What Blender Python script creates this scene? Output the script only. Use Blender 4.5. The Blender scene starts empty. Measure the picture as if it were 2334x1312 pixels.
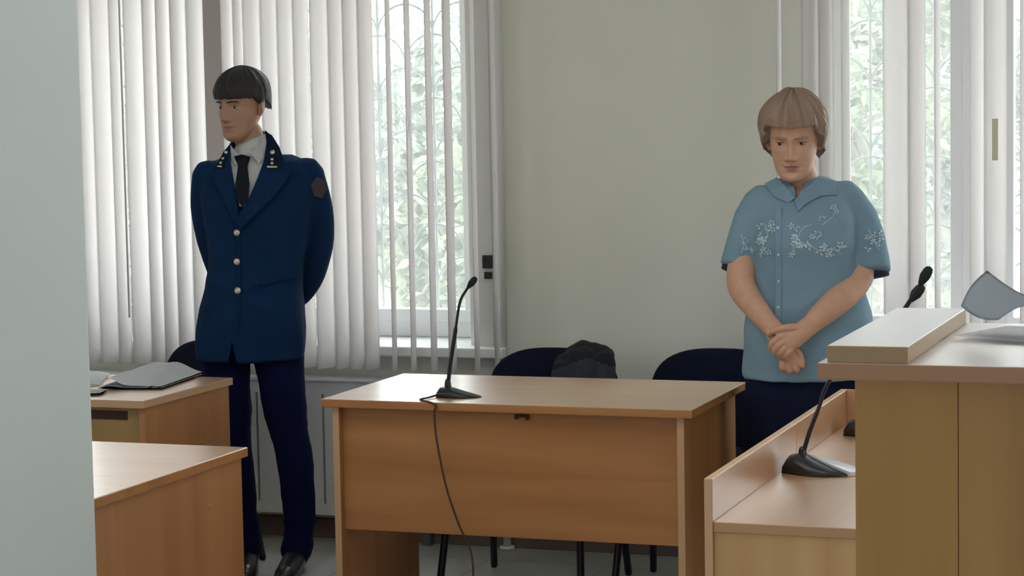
import bpy, bmesh, math, random
from mathutils import Vector, Matrix, noise, geometry
from mathutils.bvhtree import BVHTree
random.seed(7)
sc = bpy.context.scene
col = sc.collection

# ---------------------------------------------------------------- camera
FPX, CH, PIT, ROL, PSI = 4892.0, 1.611, 0.0808, -0.0185, 0.3452
RZ = Matrix.Rotation(PSI, 3, 'Z')
CF = RZ @ Vector((0, math.cos(PIT), -math.sin(PIT)))
_r = RZ @ Vector((1, 0, 0)); _u = _r.cross(CF)
CR = math.cos(ROL)*_r + math.sin(ROL)*_u
CU = -math.sin(ROL)*_r + math.cos(ROL)*_u
CC = Vector((0, 0, CH))
cam = bpy.data.cameras.new('camera'); cam.sensor_width = 36; cam.lens = FPX*36/2334
cam.clip_end = 200
co = bpy.data.objects.new('camera', cam); col.objects.link(co)
co.matrix_world = Matrix(((CR.x, CU.x, -CF.x, 0), (CR.y, CU.y, -CF.y, 0), (CR.z, CU.z, -CF.z, CH), (0, 0, 0, 1)))
sc.camera = co

# ---------------------------------------------------------------- world, light, exposure
sc.view_settings.view_transform = 'Standard'; sc.view_settings.look = 'None'
sc.view_settings.gamma = 1; sc.view_settings.exposure = 0.0
try: sc.view_settings.use_curve_mapping = False
except Exception: pass
w = bpy.data.worlds.new('sky'); sc.world = w; w.use_nodes = True
bg = w.node_tree.nodes['Background']; bg.inputs[0].default_value = (0.93, 0.97, 1.0, 1); bg.inputs[1].default_value = 8.2
def light(name, kind, loc, rot, energy, color=(1, 1, 1), size=None):
    l = bpy.data.lights.new(name, kind); l.energy = energy; l.color = color
    if kind == 'AREA': l.shape = 'RECTANGLE'; l.size, l.size_y = size
    o = bpy.data.objects.new(name, l); col.objects.link(o); o.location = loc; o.rotation_euler = rot
    return o
s = light('sun', 'SUN', (0, 0, 9), (math.radians(36), 0, math.radians(-18)), 5.0, (1, .97, .9)); s.data.angle = .03
# unseen fill lamps added behind, beside and above the view to brighten the room
light('rear_fill_light', 'AREA', (-1.2, -1.7, 1.6), (math.radians(86), 0, 0), 25, (.95, .98, 1), (3.2, 1.5))
light('left_fill_light', 'AREA', (-5.9, 2.2, 1.6), (math.radians(88), 0, math.radians(-90)), 27, (.93, .97, 1), (2.4, 1.5))
light('right_fill_light', 'AREA', (2.9, 3.6, 1.6), (math.radians(88), 0, math.radians(90)), 31, (.95, .98, 1), (2.4, 1.4))
light('ceiling_fill_light', 'AREA', (-1.9, 4.0, 3.1), (0, 0, 0), 25, (1, .98, .95), (3.0, 1.4))

# ---------------------------------------------------------------- projection helpers (pixels of the photograph to places in the room)
def ray(x, y): return CR*((x-1167)/FPX) - CU*((y-656)/FPX) + CF
def onY(x, y, Y): d = ray(x, y); return CC + d*(Y/d.y)
def onX(x, y, X): d = ray(x, y); return CC + d*(X/d.x)
def onZ(x, y, Z): d = ray(x, y); return CC + d*((Z-CH)/d.z)

# ---------------------------------------------------------------- materials
def mat(name, color, rough=.6, metal=0, spec=.5, bump=None, vary=None, trans=0):
    m = bpy.data.materials.new(name); m.use_nodes = True; nt = m.node_tree
    b = nt.nodes['Principled BSDF']
    b.inputs['Base Color'].default_value = (*color, 1); b.inputs['Roughness'].default_value = rough
    b.inputs['Metallic'].default_value = metal; b.inputs['Specular IOR Level'].default_value = spec
    tc = nt.nodes.new('ShaderNodeTexCoord')
    if vary:
        n = nt.nodes.new('ShaderNodeTexNoise'); n.inputs['Scale'].default_value = vary[0]; n.inputs['Detail'].default_value = 4
        nt.links.new(tc.outputs['Object'], n.inputs['Vector'])
        r = nt.nodes.new('ShaderNodeValToRGB'); k = vary[1]
        r.color_ramp.elements[0].position = .3; r.color_ramp.elements[1].position = .7
        r.color_ramp.elements[0].color = (*[c*(1-k) for c in color], 1); r.color_ramp.elements[1].color = (*[min(1, c*(1+k)) for c in color], 1)
        nt.links.new(n.outputs['Fac'], r.inputs['Fac']); nt.links.new(r.outputs['Color'], b.inputs['Base Color'])
    if bump:
        n = nt.nodes.new('ShaderNodeTexNoise'); n.inputs['Scale'].default_value = bump[0]; n.inputs['Detail'].default_value = 3
        nt.links.new(tc.outputs['Object'], n.inputs['Vector'])
        bp = nt.nodes.new('ShaderNodeBump'); bp.inputs['Strength'].default_value = bump[1]; bp.inputs['Distance'].default_value = .004
        nt.links.new(n.outputs['Fac'], bp.inputs['Height']); nt.links.new(bp.outputs['Normal'], b.inputs['Normal'])
    return m
def wood(name, a, b_, scl, rough=.3, spec=.5, coat=0):
    m = bpy.data.materials.new(name); m.use_nodes = True; nt = m.node_tree; b = nt.nodes['Principled BSDF']
    tc = nt.nodes.new('ShaderNodeTexCoord'); mp = nt.nodes.new('ShaderNodeMapping'); mp.inputs['Scale'].default_value = scl
    nt.links.new(tc.outputs['Object'], mp.inputs['Vector'])
    n1 = nt.nodes.new('ShaderNodeTexNoise'); n1.inputs['Scale'].default_value = 1.0; n1.inputs['Detail'].default_value = 5; n1.inputs['Distortion'].default_value = .6
    nt.links.new(mp.outputs['Vector'], n1.inputs['Vector'])
    r = nt.nodes.new('ShaderNodeValToRGB'); r.color_ramp.elements[0].position = .34; r.color_ramp.elements[1].position = .66
    r.color_ramp.elements[0].color = (*a, 1); r.color_ramp.elements[1].color = (*b_, 1)
    nt.links.new(n1.outputs['Fac'], r.inputs['Fac']); nt.links.new(r.outputs['Color'], b.inputs['Base Color'])
    b.inputs['Roughness'].default_value = rough; b.inputs['Specular IOR Level'].default_value = spec
    if coat: b.inputs['Coat Weight'].default_value = coat; b.inputs['Coat IOR'].default_value = 2.0; b.inputs['Coat Roughness'].default_value = .27; b.inputs['Coat Tint'].default_value = (1, 1, 1, 1)
    return m
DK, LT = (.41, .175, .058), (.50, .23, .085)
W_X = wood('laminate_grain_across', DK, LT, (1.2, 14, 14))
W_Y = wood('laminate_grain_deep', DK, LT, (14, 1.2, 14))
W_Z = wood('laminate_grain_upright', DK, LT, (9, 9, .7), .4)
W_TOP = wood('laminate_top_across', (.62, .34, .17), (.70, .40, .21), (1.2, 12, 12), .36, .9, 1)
W_TOPY = wood('laminate_top_deep', (.62, .34, .17), (.70, .40, .21), (12, 1.2, 12), .36, .9, 1)
W_PALE = wood('pale_laminate', (.68, .43, .24), (.80, .53, .31), (9, 9, .7), .4)
W_OLIVE = wood('yellowish_laminate', (.36, .22, .075), (.46, .29, .11), (7, 7, .5), .42)
EDGE = mat('laminate_edge_band', (.60, .37, .20), .4)
DARKWOOD = mat('dark_slot', (.05, .018, .008), .7)
WALL = mat('wall_paint', (.80, .80, .71), .75, spec=.25, bump=(40, .1), vary=(1.2, .02))
WALLB = mat('bluish_wall_paint', (.76, .83, .82), .7, spec=.25, bump=(30, .1), vary=(2, .02))
CEIL = mat('ceiling_paint', (.75, .75, .72), .9)
PVC = mat('white_plastic_profile', (.88, .88, .90), .35)
MULLSHADE = mat('unlit_brown_mullion', (.38, .33, .31), .6)  # brown-grey paints the shade on the unlit mullion
PVCG = mat('grey_white_plastic', (.66, .66, .63), .45)
SILL = mat('glossy_white_sill', (.85, .85, .85), .25)
RADM = mat('white_enamel', (.80, .82, .85), .4)
GROOVE = mat('groove_shadow_gap', (.12, .12, .13), .8)
BASEB = mat('brown_baseboard', (.16, .12, .10), .6)
BLACK = mat('black_plastic', (.012, .013, .014), .35)
BLACKM = mat('matte_black_foam', (.012, .018, .016), .9)
DKMET = mat('dark_metal', (.03, .032, .035), .35, .6)
CHAIRF = mat('dark_blue_chair_fabric', (.008, .012, .030), .95, spec=.15, bump=(900, .25))
CHAIRL = mat('black_chair_tube', (.010, .011, .020), .4)
PAPER = mat('white_paper', (.93, .95, .97), .8)
PAPERB = mat('bluish_paper', (.62, .66, .78), .8)
PAPERC = mat('grey_blue_paper', (.50, .56, .62), .75)
NAVY = mat('navy_uniform_wool', (.005, .026, .078), .9, spec=.15, bump=(700, .15), vary=(5, .15))
NAVYT = mat('navy_trouser_wool', (.003, .006, .042), .9, spec=.15, bump=(700, .15), vary=(5, .15))
NAVYD = mat('dark_navy_collar', (.006, .016, .035), .9, spec=.15)
TIE = mat('black_tie_cloth', (.006, .009, .018), .7, spec=.2)
SHIRT = mat('white_shirt_cloth', (.60, .60, .62), .85)
SKIN = mat('skin', (.45, .26, .18), .55, spec=.35, vary=(30, .05))
SKINW = mat('sunned_skin', (.64, .37, .25), .55, spec=.35, vary=(25, .06))
LIP = mat('lips', (.36, .17, .13), .5)
EYEW = mat('eye_white', (.45, .42, .40), .3)
IRIS = mat('dark_iris', (.03, .018, .01), .25)
HAIRD = mat('dark_brown_hair', (.018, .015, .014), .6, bump=(300, .4))
HAIRL = mat('light_brown_hair', (.34, .23, .17), .6, bump=(300, .4))
BRASS = mat('pale_brass', (.62, .56, .42), .35, .7)
SHOE = mat('black_shoe_leather', (.022, .022, .026), .3)
BLOUSE = mat('light_blue_blouse_cloth', (.215, .335, .425), .85, spec=.2, bump=(500, .15), vary=(6, .08))
BLOUSED = mat('dark_cuff_lining', (.02, .025, .045), .85)
FLOWER = mat('pale_embroidery_thread', (.50, .64, .70), .7)
SKIRT = mat('dark_navy_skirt', (.006, .010, .030), .9, spec=.15)
COAT = mat('dark_grey_coat_cloth', (.035, .037, .052), .9, vary=(8, .35))
COATD = mat('black_coat_cloth', (.008, .010, .015), .9)
BARK = mat('bark', (.22, .2, .17), .9)
GRILLE = mat('grey_painted_iron', (.10, .12, .115), .6)
YEL = mat('yellowed_tape', (.74, .72, .56), .7)
GROUND = mat('pale_yard_ground', (.45, .44, .42), .9, vary=(1.5, .15))
PATCH = mat('sleeve_badge_cloth', (.055, .038, .045), .8)

def floor_mat():
    m = bpy.data.materials.new('grey_floor_tiles'); m.use_nodes = True; nt = m.node_tree; b = nt.nodes['Principled BSDF']
    tc = nt.nodes.new('ShaderNodeTexCoord'); br = nt.nodes.new('ShaderNodeTexBrick')
    br.offset = 0; br.inputs['Scale'].default_value = 1; br.inputs['Brick Width'].default_value = .45; br.inputs['Row Height'].default_value = .45
    br.inputs['Mortar Size'].default_value = .004
    br.inputs['Color1'].default_value = (.42, .42, .40, 1); br.inputs['Color2'].default_value = (.46, .455, .43, 1); br.inputs['Mortar'].default_value = (.30, .29, .27, 1)
    nt.links.new(tc.outputs['Object'], br.inputs['Vector']); nt.links.new(br.outputs['Color'], b.inputs['Base Color'])
    b.inputs['Roughness'].default_value = .35
    return m
FLOORM = floor_mat()

def slat_mat(name, c, t, clear=0):
    m = bpy.data.materials.new(name); m.use_nodes = True; nt = m.node_tree
    for n in list(nt.nodes):
        if n.type != 'OUTPUT_MATERIAL': nt.nodes.remove(n)
    out = [n for n in nt.nodes if n.type == 'OUTPUT_MATERIAL'][0]
    d = nt.nodes.new('ShaderNodeBsdfDiffuse'); d.inputs[0].default_value = (*c, 1)
    tr = nt.nodes.new('ShaderNodeBsdfTranslucent'); tr.inputs[0].default_value = (*c, 1)
    mx = nt.nodes.new('ShaderNodeMixShader'); mx.inputs[0].default_value = t
    nt.links.new(d.outputs[0], mx.inputs[1]); nt.links.new(tr.outputs[0], mx.inputs[2])
    last = mx
    if clear:
        cl = nt.nodes.new('ShaderNodeBsdfTransparent'); m2 = nt.nodes.new('ShaderNodeMixShader'); m2.inputs[0].default_value = clear
        nt.links.new(mx.outputs[0], m2.inputs[1]); nt.links.new(cl.outputs[0], m2.inputs[2]); last = m2
    nt.links.new(last.outputs[0], out.inputs[0])
    return m
SLAT = slat_mat('off_white_blind_fabric', (.84, .805, .795), .255)
LEAF1 = slat_mat('leaf_pale_green', (.17, .195, .15), .4)
LEAF2 = slat_mat('leaf_yellow_green', (.20, .225, .15), .4)
LEAF3 = slat_mat('leaf_grey_green', (.155, .18, .16), .4)

def glass_mat():
    m = bpy.data.materials.new('hazed_window_glass'); m.use_nodes = True; nt = m.node_tree
    for n in list(nt.nodes):
        if n.type != 'OUTPUT_MATERIAL': nt.nodes.remove(n)
    out = [n for n in nt.nodes if n.type == 'OUTPUT_MATERIAL'][0]
    t = nt.nodes.new('ShaderNodeBsdfTransparent'); t.inputs[0].default_value = (.93, .96, .95, 1)
    g = nt.nodes.new('ShaderNodeBsdfGlossy'); g.inputs['Roughness'].default_value = .02
    d = nt.nodes.new('ShaderNodeBsdfTranslucent'); d.inputs[0].default_value = (.9, .92, .9, 1)  # translucent share paints glare haze over the view outside
    m1 = nt.nodes.new('ShaderNodeMixShader'); m1.inputs[0].default_value = .05
    m2 = nt.nodes.new('ShaderNodeMixShader'); m2.inputs[0].default_value = .07
    nt.links.new(t.outputs[0], m1.inputs[1]); nt.links.new(g.outputs[0], m1.inputs[2])
    nt.links.new(m1.outputs[0], m2.inputs[1]); nt.links.new(d.outputs[0], m2.inputs[2]); nt.links.new(m2.outputs[0], out.inputs[0])
    return m
GLASS = glass_mat()

# ---------------------------------------------------------------- object helpers
def thing(name, label, cat, loc=(0, 0, 0), rz=0, group=None):
    o = bpy.data.objects.new(name, None); col.objects.link(o); o.empty_display_size = .05
    o.location = loc; o.rotation_euler = (0, 0, rz); o['label'] = label; o['category'] = cat
    if group: o['group'] = group
    return o
def tag(o, label=None, cat=None, group=None, kind=None):
    for k, v in (('label', label), ('category', cat), ('group', group), ('kind', kind)):
        if v: o[k] = v
    return o
def wmat(o):
    m = Matrix.Translation(o.location) @ o.rotation_euler.to_matrix().to_4x4()
    return (wmat(o.parent) @ m) if o.parent else m
def obj(name, bm, m, parent=None, smooth=False, origin=None):
    """bm is in room coordinates; the linked object hangs under parent"""
    me = bpy.data.meshes.new(name)
    base = wmat(parent) if parent else Matrix.Identity(4)
    if origin is not None:
        base = base if parent is None else base
        loc = base.inverted() @ Vector(origin)
    else: loc = Vector((0, 0, 0))
    bm.transform((base @ Matrix.Translation(loc)).inverted())
    bm.normal_update(); bm.to_mesh(me); bm.free()
    for mm in (m if isinstance(m, (list, tuple)) else [m]): me.materials.append(mm)
    if smooth:
        for p in me.polygons: p.use_smooth = True
    o = bpy.data.objects.new(name, me); col.objects.link(o)
    o.location = loc
    if parent: o.parent = parent
    return o
def copy_tree(o, parent=None):
    c = o.copy(); col.objects.link(c)
    if parent: c.parent = parent
    for ch in [x for x in bpy.data.objects if x.parent == o]: copy_tree(ch, c)
    return c
def box(bm, x0, x1, y0, y1, z0, z1, bev=0, mi=0):
    r = bmesh.ops.create_cube(bm, size=1)
    for v in r['verts']: v.co = Vector((x0+(v.co.x+.5)*(x1-x0), y0+(v.co.y+.5)*(y1-y0), z0+(v.co.z+.5)*(z1-z0)))
    fs = set(f for v in r['verts'] for f in v.link_faces)
    for f in fs: f.material_index = mi
    if bev:
        es = list(set(e for v in r['verts'] for e in v.link_edges))
        bmesh.ops.bevel(bm, geom=es, offset=bev, segments=2, profile=.5, affect='EDGES')
    return bm
def B(*a, **k): return box(bmesh.new(), *a, **k)
def tube(bm, pts, rad, n=14, flat=None, ref=None, cap=True, mi=0):
    """swept tube through pts; rad per point; flat=(scale along ref); rounded ends"""
    pts = [Vector(p) for p in pts]
    if not isinstance(rad, (list, tuple)): rad = [rad]*len(pts)
    if len(rad) != len(pts) and len(rad) > 1:
        q = [i*(len(rad)-1)/max(1, len(pts)-1) for i in range(len(pts))]
        rad = [rad[int(t)]+(rad[min(int(t)+1, len(rad)-1)]-rad[int(t)])*(t-int(t)) for t in q]
    T = [(pts[min(i+1, len(pts)-1)]-pts[max(i-1, 0)]).normalized() for i in range(len(pts))]
    P = list(zip(pts, rad, T))
    if cap:
        a, ra, ta = P[0]; b, rb, tb = P[-1]
        P = [(a-ta*ra*.98, ra*.15, ta), (a-ta*ra*.7, ra*.71, ta)]+P+([(b+tb*rb*.7, rb*.71, tb), (b+tb*rb*.98, rb*.15, tb)] if cap != 'start' else [])
    u = Vector(ref) if ref is not None else (Vector((0, 0, 1)) if abs(P[0][2].z) < .9 else Vector((1, 0, 0)))
    rings = []
    for p, r, t in P:
        u = (u - t*u.dot(t)).normalized() if ref is None else (Vector(ref)-t*Vector(ref).dot(t)).normalized()
        v = t.cross(u); fu = flat if flat else 1
        rings.append([bm.verts.new(p+(u*math.cos(a)*fu+v*math.sin(a))*r) for a in (2*math.pi*k/n for k in range(n))])
    for A, Bq in zip(rings, rings[1:]):
        for k in range(n):
            f = bm.faces.new((A[k], A[(k+1) % n], Bq[(k+1) % n], Bq[k])); f.material_index = mi
    bm.faces.new(rings[0][::-1]).material_index = mi; bm.faces.new(rings[-1]).material_index = mi
    bmesh.ops.recalc_face_normals(bm, faces=bm.faces[:])
    return bm
def ell(bm, c, r, rot=None, n=16, mi=0):
    q = bmesh.ops.create_uvsphere(bm, u_segments=n, v_segments=max(6, n//2), radius=1)
    M = Matrix.Translation(Vector(c)) @ (rot.to_4x4() if rot else Matrix.Identity(4)) @ Matrix.Diagonal((*r, 1))
    for v in q['verts']: v.co = M @ v.co
    if mi:
        for f in set(f for v in q['verts'] for f in v.link_faces): f.material_index = mi
    return bm
def loft(bm, rings, n=32, mi=0):
    """rings: (cx, cy, z, rx, ry, exponent, tilt)"""
    R = []
    for r in rings:
        cx, cy, z, rx, ry = r[:5]; e = r[5] if len(r) > 5 else 2.3; dz = r[6] if len(r) > 6 else 0
        row = []
        for k in range(n):
            a = 2*math.pi*k/n; c_, s_ = math.cos(a), math.sin(a)
            x = math.copysign(abs(c_)**(2/e), c_)*rx; y = math.copysign(abs(s_)**(2/e), s_)*ry
            row.append(bm.verts.new((cx+x, cy+y, z+dz*x/max(rx, 1e-6))))
        R.append(row)
    for A, Bq in zip(R, R[1:]):
        for k in range(n): bm.faces.new((A[k], A[(k+1) % n], Bq[(k+1) % n], Bq[k]))
    bm.faces.new(R[0][::-1]); bm.faces.new(R[-1])
    bmesh.ops.recalc_face_normals(bm, faces=bm.faces[:])
    return bm
def remesh(bm, voxel, smooth=4, factor=.5):
    me = bpy.data.meshes.new('tmp'); bm.to_mesh(me); bm.free()
    o = bpy.data.objects.new('tmp', me); col.objects.link(o)
    m = o.modifiers.new('r', 'REMESH'); m.mode = 'VOXEL'; m.voxel_size = voxel
    if smooth:
        k = o.modifiers.new('s', 'SMOOTH'); k.iterations = smooth; k.factor = factor
    dg = bpy.context.evaluated_depsgraph_get(); dg.update()
    ev = o.evaluated_get(dg); em = ev.to_mesh()
    nb = bmesh.new(); nb.from_mesh(em); ev.to_mesh_clear()
    bpy.data.objects.remove(o); bpy.data.meshes.remove(me)
    return nb
def wrinkle(bm, amp, scl, seed=0, fn=None):
    bm.normal_update()
    mv = [(v, v.normal.copy()) for v in bm.verts]
    for v, nn in mv:
        p = Vector((v.co.x*scl[0], v.co.y*scl[1], v.co.z*scl[2]))+Vector((seed*7.3, seed*3.1, 0))
        k = fn(v.co) if fn else 1
        v.co += nn*(noise.noise(p)*amp*k + noise.noise(p*2.3)*amp*.35*k)
    return bm
def bez(p, n=12):
    """Catmull-Rom through points"""
    p = [Vector(q) for q in p]; out = []
    for i in range(len(p)-1):
        a = p[max(i-1, 0)]; b = p[i]; c = p[i+1]; d = p[min(i+2, len(p)-1)]
        for k in range(n):
            t = k/n
            out.append(.5*((2*b)+(c-a)*t+(2*a-5*b+4*c-d)*t*t+(3*b-a-3*c+d)*t**3))
    out.append(p[-1]); return out
def drape(name, poly, bvh, off, thick, m, parent, step=7, smooth=True, label=None):
    """a cloth piece laid on a garment: outline in photograph pixels, found on the garment's surface"""
    P = [Vector(p) for p in poly]; out = []
    for i in range(len(P)):
        a, b = P[i], P[(i+1) % len(P)]; n = max(1, int((b-a).length/step))
        out += [a+(b-a)*k/n for k in range(n)]
    nE = len(out); edges = [(i, (i+1) % nE) for i in range(nE)]
    xs = [p.x for p in out]; ys = [p.y for p in out]; pts = list(out)
    y = min(ys)+step*.5
    while y < max(ys):
        x = min(xs)+step*.5
        while x < max(xs):
            q = Vector((x, y))
            if min((q-e).length for e in out) > step*.45: pts.append(q)
            x += step
        y += step
    vs, es, fs, *_ = geometry.delaunay_2d_cdt(pts, edges, [list(range(nE))], 1, 1e-4)
    bm = bmesh.new(); T = []
    for v in vs:
        h = bvh.ray_cast(CC, ray(v[0], v[1]).normalized())
        T.append((h[0]-CC).dot(CF) if h[0] is not None else None)
    good = [i for i, t in enumerate(T) if t is not None]
    H0 = list(T)
    for i, t in enumerate(T):
        if t is None: T[i] = T[min(good, key=lambda j: (vs[j]-vs[i]).length)]
    nb = [set() for _ in T]
    for f in fs:
        for k in range(len(f)): nb[f[k]].add(f[k-1]); nb[f[k-1]].add(f[k])
    for _ in range(5): T = [(T[i]+sum(T[j] for j in nb[i]))/(1+len(nb[i])) for i in range(len(T))]
    T = [min(t, h) if h is not None else t for t, h in zip(T, H0)]
    for _ in range(2): T = [(T[i]+sum(T[j] for j in nb[i]))/(1+len(nb[i])) for i in range(len(T))]
    V = [bm.verts.new(CC+ray(v[0], v[1])*(t-off)) for v, t in zip(vs, T)]
    for f in fs:
        try: bm.faces.new([V[i] for i in f])
        except ValueError: pass
    for f in bm.faces[:]:
        f.normal_update()
        if f.normal.dot(CF) > 0: f.normal_flip()
    g = bmesh.ops.extrude_face_region(bm, geom=bm.faces[:])
    for v in [q for q in g['geom'] if isinstance(q, bmesh.types.BMVert)]: v.co += -CF*thick
    bmesh.ops.recalc_face_normals(bm, faces=bm.faces[:])
    o = obj(name, bm, m, parent, smooth=False)
    if label: o['label'] = label
    return o
def bvh_of(o):
    bm = bmesh.new(); bm.from_mesh(o.data); bm.transform(wmat(o)); t = BVHTree.FromBMesh(bm); bm.free(); return t
def hit(bvh, x, y): h = bvh.ray_cast(CC, ray(x, y).normalized()); return h[0], (h[1] if h[0] is not None and h[1].dot(CF) < 0 else (-h[1] if h[0] is not None else None))
def struct(name, bm, m, label=None):
    o = obj(name, bm, m); o['kind'] = 'structure'
    if label: o['label'] = label
    return o

# ================================================================ the room
YW = 7.45                                   # inner face of the window wall
YO = 7.85                                   # outer face
XA0, XA1 = -5.3, onY(1074, 790, YW).x        # first window opening
XB0, XB1 = onY(1832, 300, YW).x, 0.35        # second window opening
ZS, ZT = .755, 2.55
struct('floor', B(-6.2, 3.0, -2.2, 7.9, -.05, 0), FLOORM)
struct('ceiling', B(-6.2, 3.0, -2.2, 7.9, 3.2, 3.25), CEIL)
bm = bmesh.new()
box(bm, -6.2, XA0, YW, YO, 0, 3.2); box(bm, XA0, XA1, YW, YO, 0, ZS-.038); box(bm, XA0, XA1, YW, YO, ZT, 3.2)
box(bm, XA1, XB0, YW, YO, 0, 3.2); box(bm, XB0, XB1, YW, YO, 0, ZS-.038); box(bm, XB0, XB1, YW, YO, ZT, 3.2)
box(bm, XB1, 3.0, YW, YO, 0, 3.2)
struct('wall_back', bm, WALL)
struct('wall_right', B(3.0, 3.1, -2.2, 7.9, 0, 3.2), WALL)
struct('wall_far_left', B(-6.3, -6.2, -2.2, 7.9, 0, 3.2), WALL)
struct('wall_rear', B(-6.2, 3.0, -2.3, -2.2, 0, 3.2), WALL)
# near pier of wall at the left edge of the view
e0 = onY(201, 656, 3.3)
struct('wall_left', B(-3.6, e0.x, 2.2, 3.3, 0, 3.2, bev=.006), WALLB, 'pale bluish pier of wall in the left foreground')
struct('baseboard_back', B(-6.2, 3.0, YW-.02, YW, 0, .075, bev=.004), BASEB)

def window(n, x0, x1, mull, px_posts=()):
    root = bpy.data.objects.new(f'window_{n}', None); col.objects.link(root); root.location = ((x0+x1)/2, YO-.1, ZS); root['kind'] = 'structure'
    y0, y1 = YO-.16, YO-.09
    bm = bmesh.new(); f = .065
    box(bm, x0, x1, y0, y1, ZS, ZS+f, .004); box(bm, x0, x1, y0, y1, ZT-f, ZT, .004)
    box(bm, x0, x0+f, y0, y1, ZS+f-.003, ZT-f+.003, .002); box(bm, x1-f, x1, y0, y1, ZS+f-.003, ZT-f+.003, .002)
    obj('window_frame', bm, PVC, root)
    for a, b in mull: obj('mullion', B(a, b, y0-.02, y1, ZS+f-.003, ZT-f+.003, .002), PVC if n == 2 else MULLSHADE, root)
    edges = [x0+f]+[v for a, b in mull for v in (a, b)]+[x1-f]
    for i in range(0, len(edges), 2):
        a, b = edges[i], edges[i+1]
        bm = bmesh.new(); s_ = .045
        box(bm, a, b, y0-.012, y1-.02, ZS+f-.004, ZS+f+s_, .005); box(bm, a, b, y0-.012, y1-.02, ZT-f-s_, ZT-f+.004, .005)
        box(bm, a-.003, a+s_, y0-.010, y1-.021, ZS+f+s_-.006, ZT-f-s_+.006, .002); box(bm, b-s_, b+.003, y0-.010, y1-.021, ZS+f+s_-.006, ZT-f-s_+.006, .002)
        obj('sash', bm, PVC, root)
        obj('glass_pane', B(a+s_-.005, b-s_+.005, y0+.022, y0+.028, ZS+f+s_-.005, ZT-f-s_+.005), GLASS, root)
    obj('window_sill', B(x0-.10, x1+.16, YW-.10, y0+.01, ZS-.038, ZS, .006), SILL, root)
    return root
YF = YO-.16
ma = onY(470, 400, YF).x, onY(530, 400, YF).x
mb = onY(2196, 400, YF).x
window(1, XA0, XA1, [(ma[0]-1.45, ma[0]-1.37), (ma[0], ma[1])] if ma[0]-1.45 > XA0+.2 else [(ma[0], ma[1])])
window(2, XB0, XB1, [(mb, mb+.13)])

# iron window grilles with fish-scale arcs, outside
def grille(x0, x1, ref, label, zoff):
    root = thing('window_grille', label, 'grille', ((x0+x1)/2, YO+.03, ZS))
    pitch = .235; y = YO+.05
    bm = bmesh.new(); k0 = math.ceil((x0-ref)/pitch); k1 = math.floor((x1-ref)/pitch)
    for k in range(k0, k1+1):
        x = ref+k*pitch; tube(bm, [(x, y, ZS-.02), (x, y, ZT+.02)], .0055, 8)
    obj('upright_bars', bm, GRILLE, root, True)
    bm = bmesh.new()
    for k in range(k0, k1+1):
        x = ref+k*pitch; z = zoff
        while z < ZT-.05:
            if z > ZS+.02:
                for sgn in (-1, 1):
                    if x0 < x+sgn*pitch/2 < x1:
                        tube(bm, [(x+sgn*pitch*.5*math.sin(t), y, z-.12*(1-math.cos(t))) for t in (j*math.pi/2/8 for j in range(9))], .0045, 6)
                        tube(bm, [(x+sgn*pitch*.5*(1-math.cos(t)), y, z-.25+.12*math.sin(t)) for t in (j*math.pi/2/8 for j in range(9))], .0045, 6)
            z += .25
    obj('arc_scrollwork', bm, GRILLE, root, True)
ga = onY(985, 40, YO+.05); gb = onY(1983, 45, YO+.05)
grille(XA0, XA1, ga.x, 'grey iron grille outside the window behind the standing man', gb.z-.75)
grille(XB0, XB1, gb.x, 'grey iron grille with fish-scale arcs outside the right window', gb.z-.75)

# vertical blinds
YB = 7.27
def slat_at(parent, xl, xr, yref, zb, mi=SLAT, flip=1, wide=.089):
    pl = onY(xl, yref, YB); pr_ = onY(xr, yref, YB); c = (pl+pr_)/2
    d = (c-CC); dep = d.dot(CF); va = math.atan2(d.y, d.x)             # direction of sight in plan
    app = (xr-xl)*dep/FPX
    a = math.asin(min(1, app/wide)); th = va-flip*a
    ax = Vector((math.cos(th), math.sin(th), 0)); nx = Vector((-ax.y, ax.x, 0))
    bm = bmesh.new(); n = 6; rows = []
    for z in (zb, zb+.5, 1.4, 2.0, 2.62):
        rows.append([bm.verts.new(Vector((c.x, c.y, z))+ax*wide*(k/n-.5)+nx*(-.007*(1-(2*k/n-1)**2)+.0035)) for k in range(n+1)])
    for A, Bq in zip(rows, rows[1:]):
        for k in range(n): bm.faces.new((A[k], A[k+1], Bq[k+1], Bq[k]))
    bmesh.ops.solidify(bm, geom=bm.faces[:], thickness=.0012)
    return obj('slat', bm, mi, parent, True)
def blind(label, spec, x0, x1):
    root = thing('vertical_blind', label, 'blind', ((x0+x1)/2, YB, 2.66), 0)
    obj('head_rail', B(x0, x1, YB-.025, YB+.025, 2.62, 2.67, .004), PVC, root)
    for s_ in spec: slat_at(root, *s_)
    return root
zb1 = onY(905, 842, YB).z
L = [(140, 170), (176, 206), (208, 250), (250, 279), (282, 326), (326, 356), (357, 388), (389, 424), (426, 463), (506, 531), (533, 555),
     (555, 593), (595, 631), (633, 667), (669, 704), (707, 747), (749, 780), (782, 814), (816, 849)]
spec = [(a, b+2, 95, zb1) for a, b in L]+[(880, 891, 95, zb1), (923, 936, 95, zb1), (969, 984, 95, zb1), (1010, 1029, 95, zb1)]
spec += [(1076, 1088, 400, zb1), (1122, 1133, 400, zb1)]
vb = blind('off-white vertical blind half closed behind the standing man', spec, onY(120, 95, YB).x, onY(1150, 95, YB).x)
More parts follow.
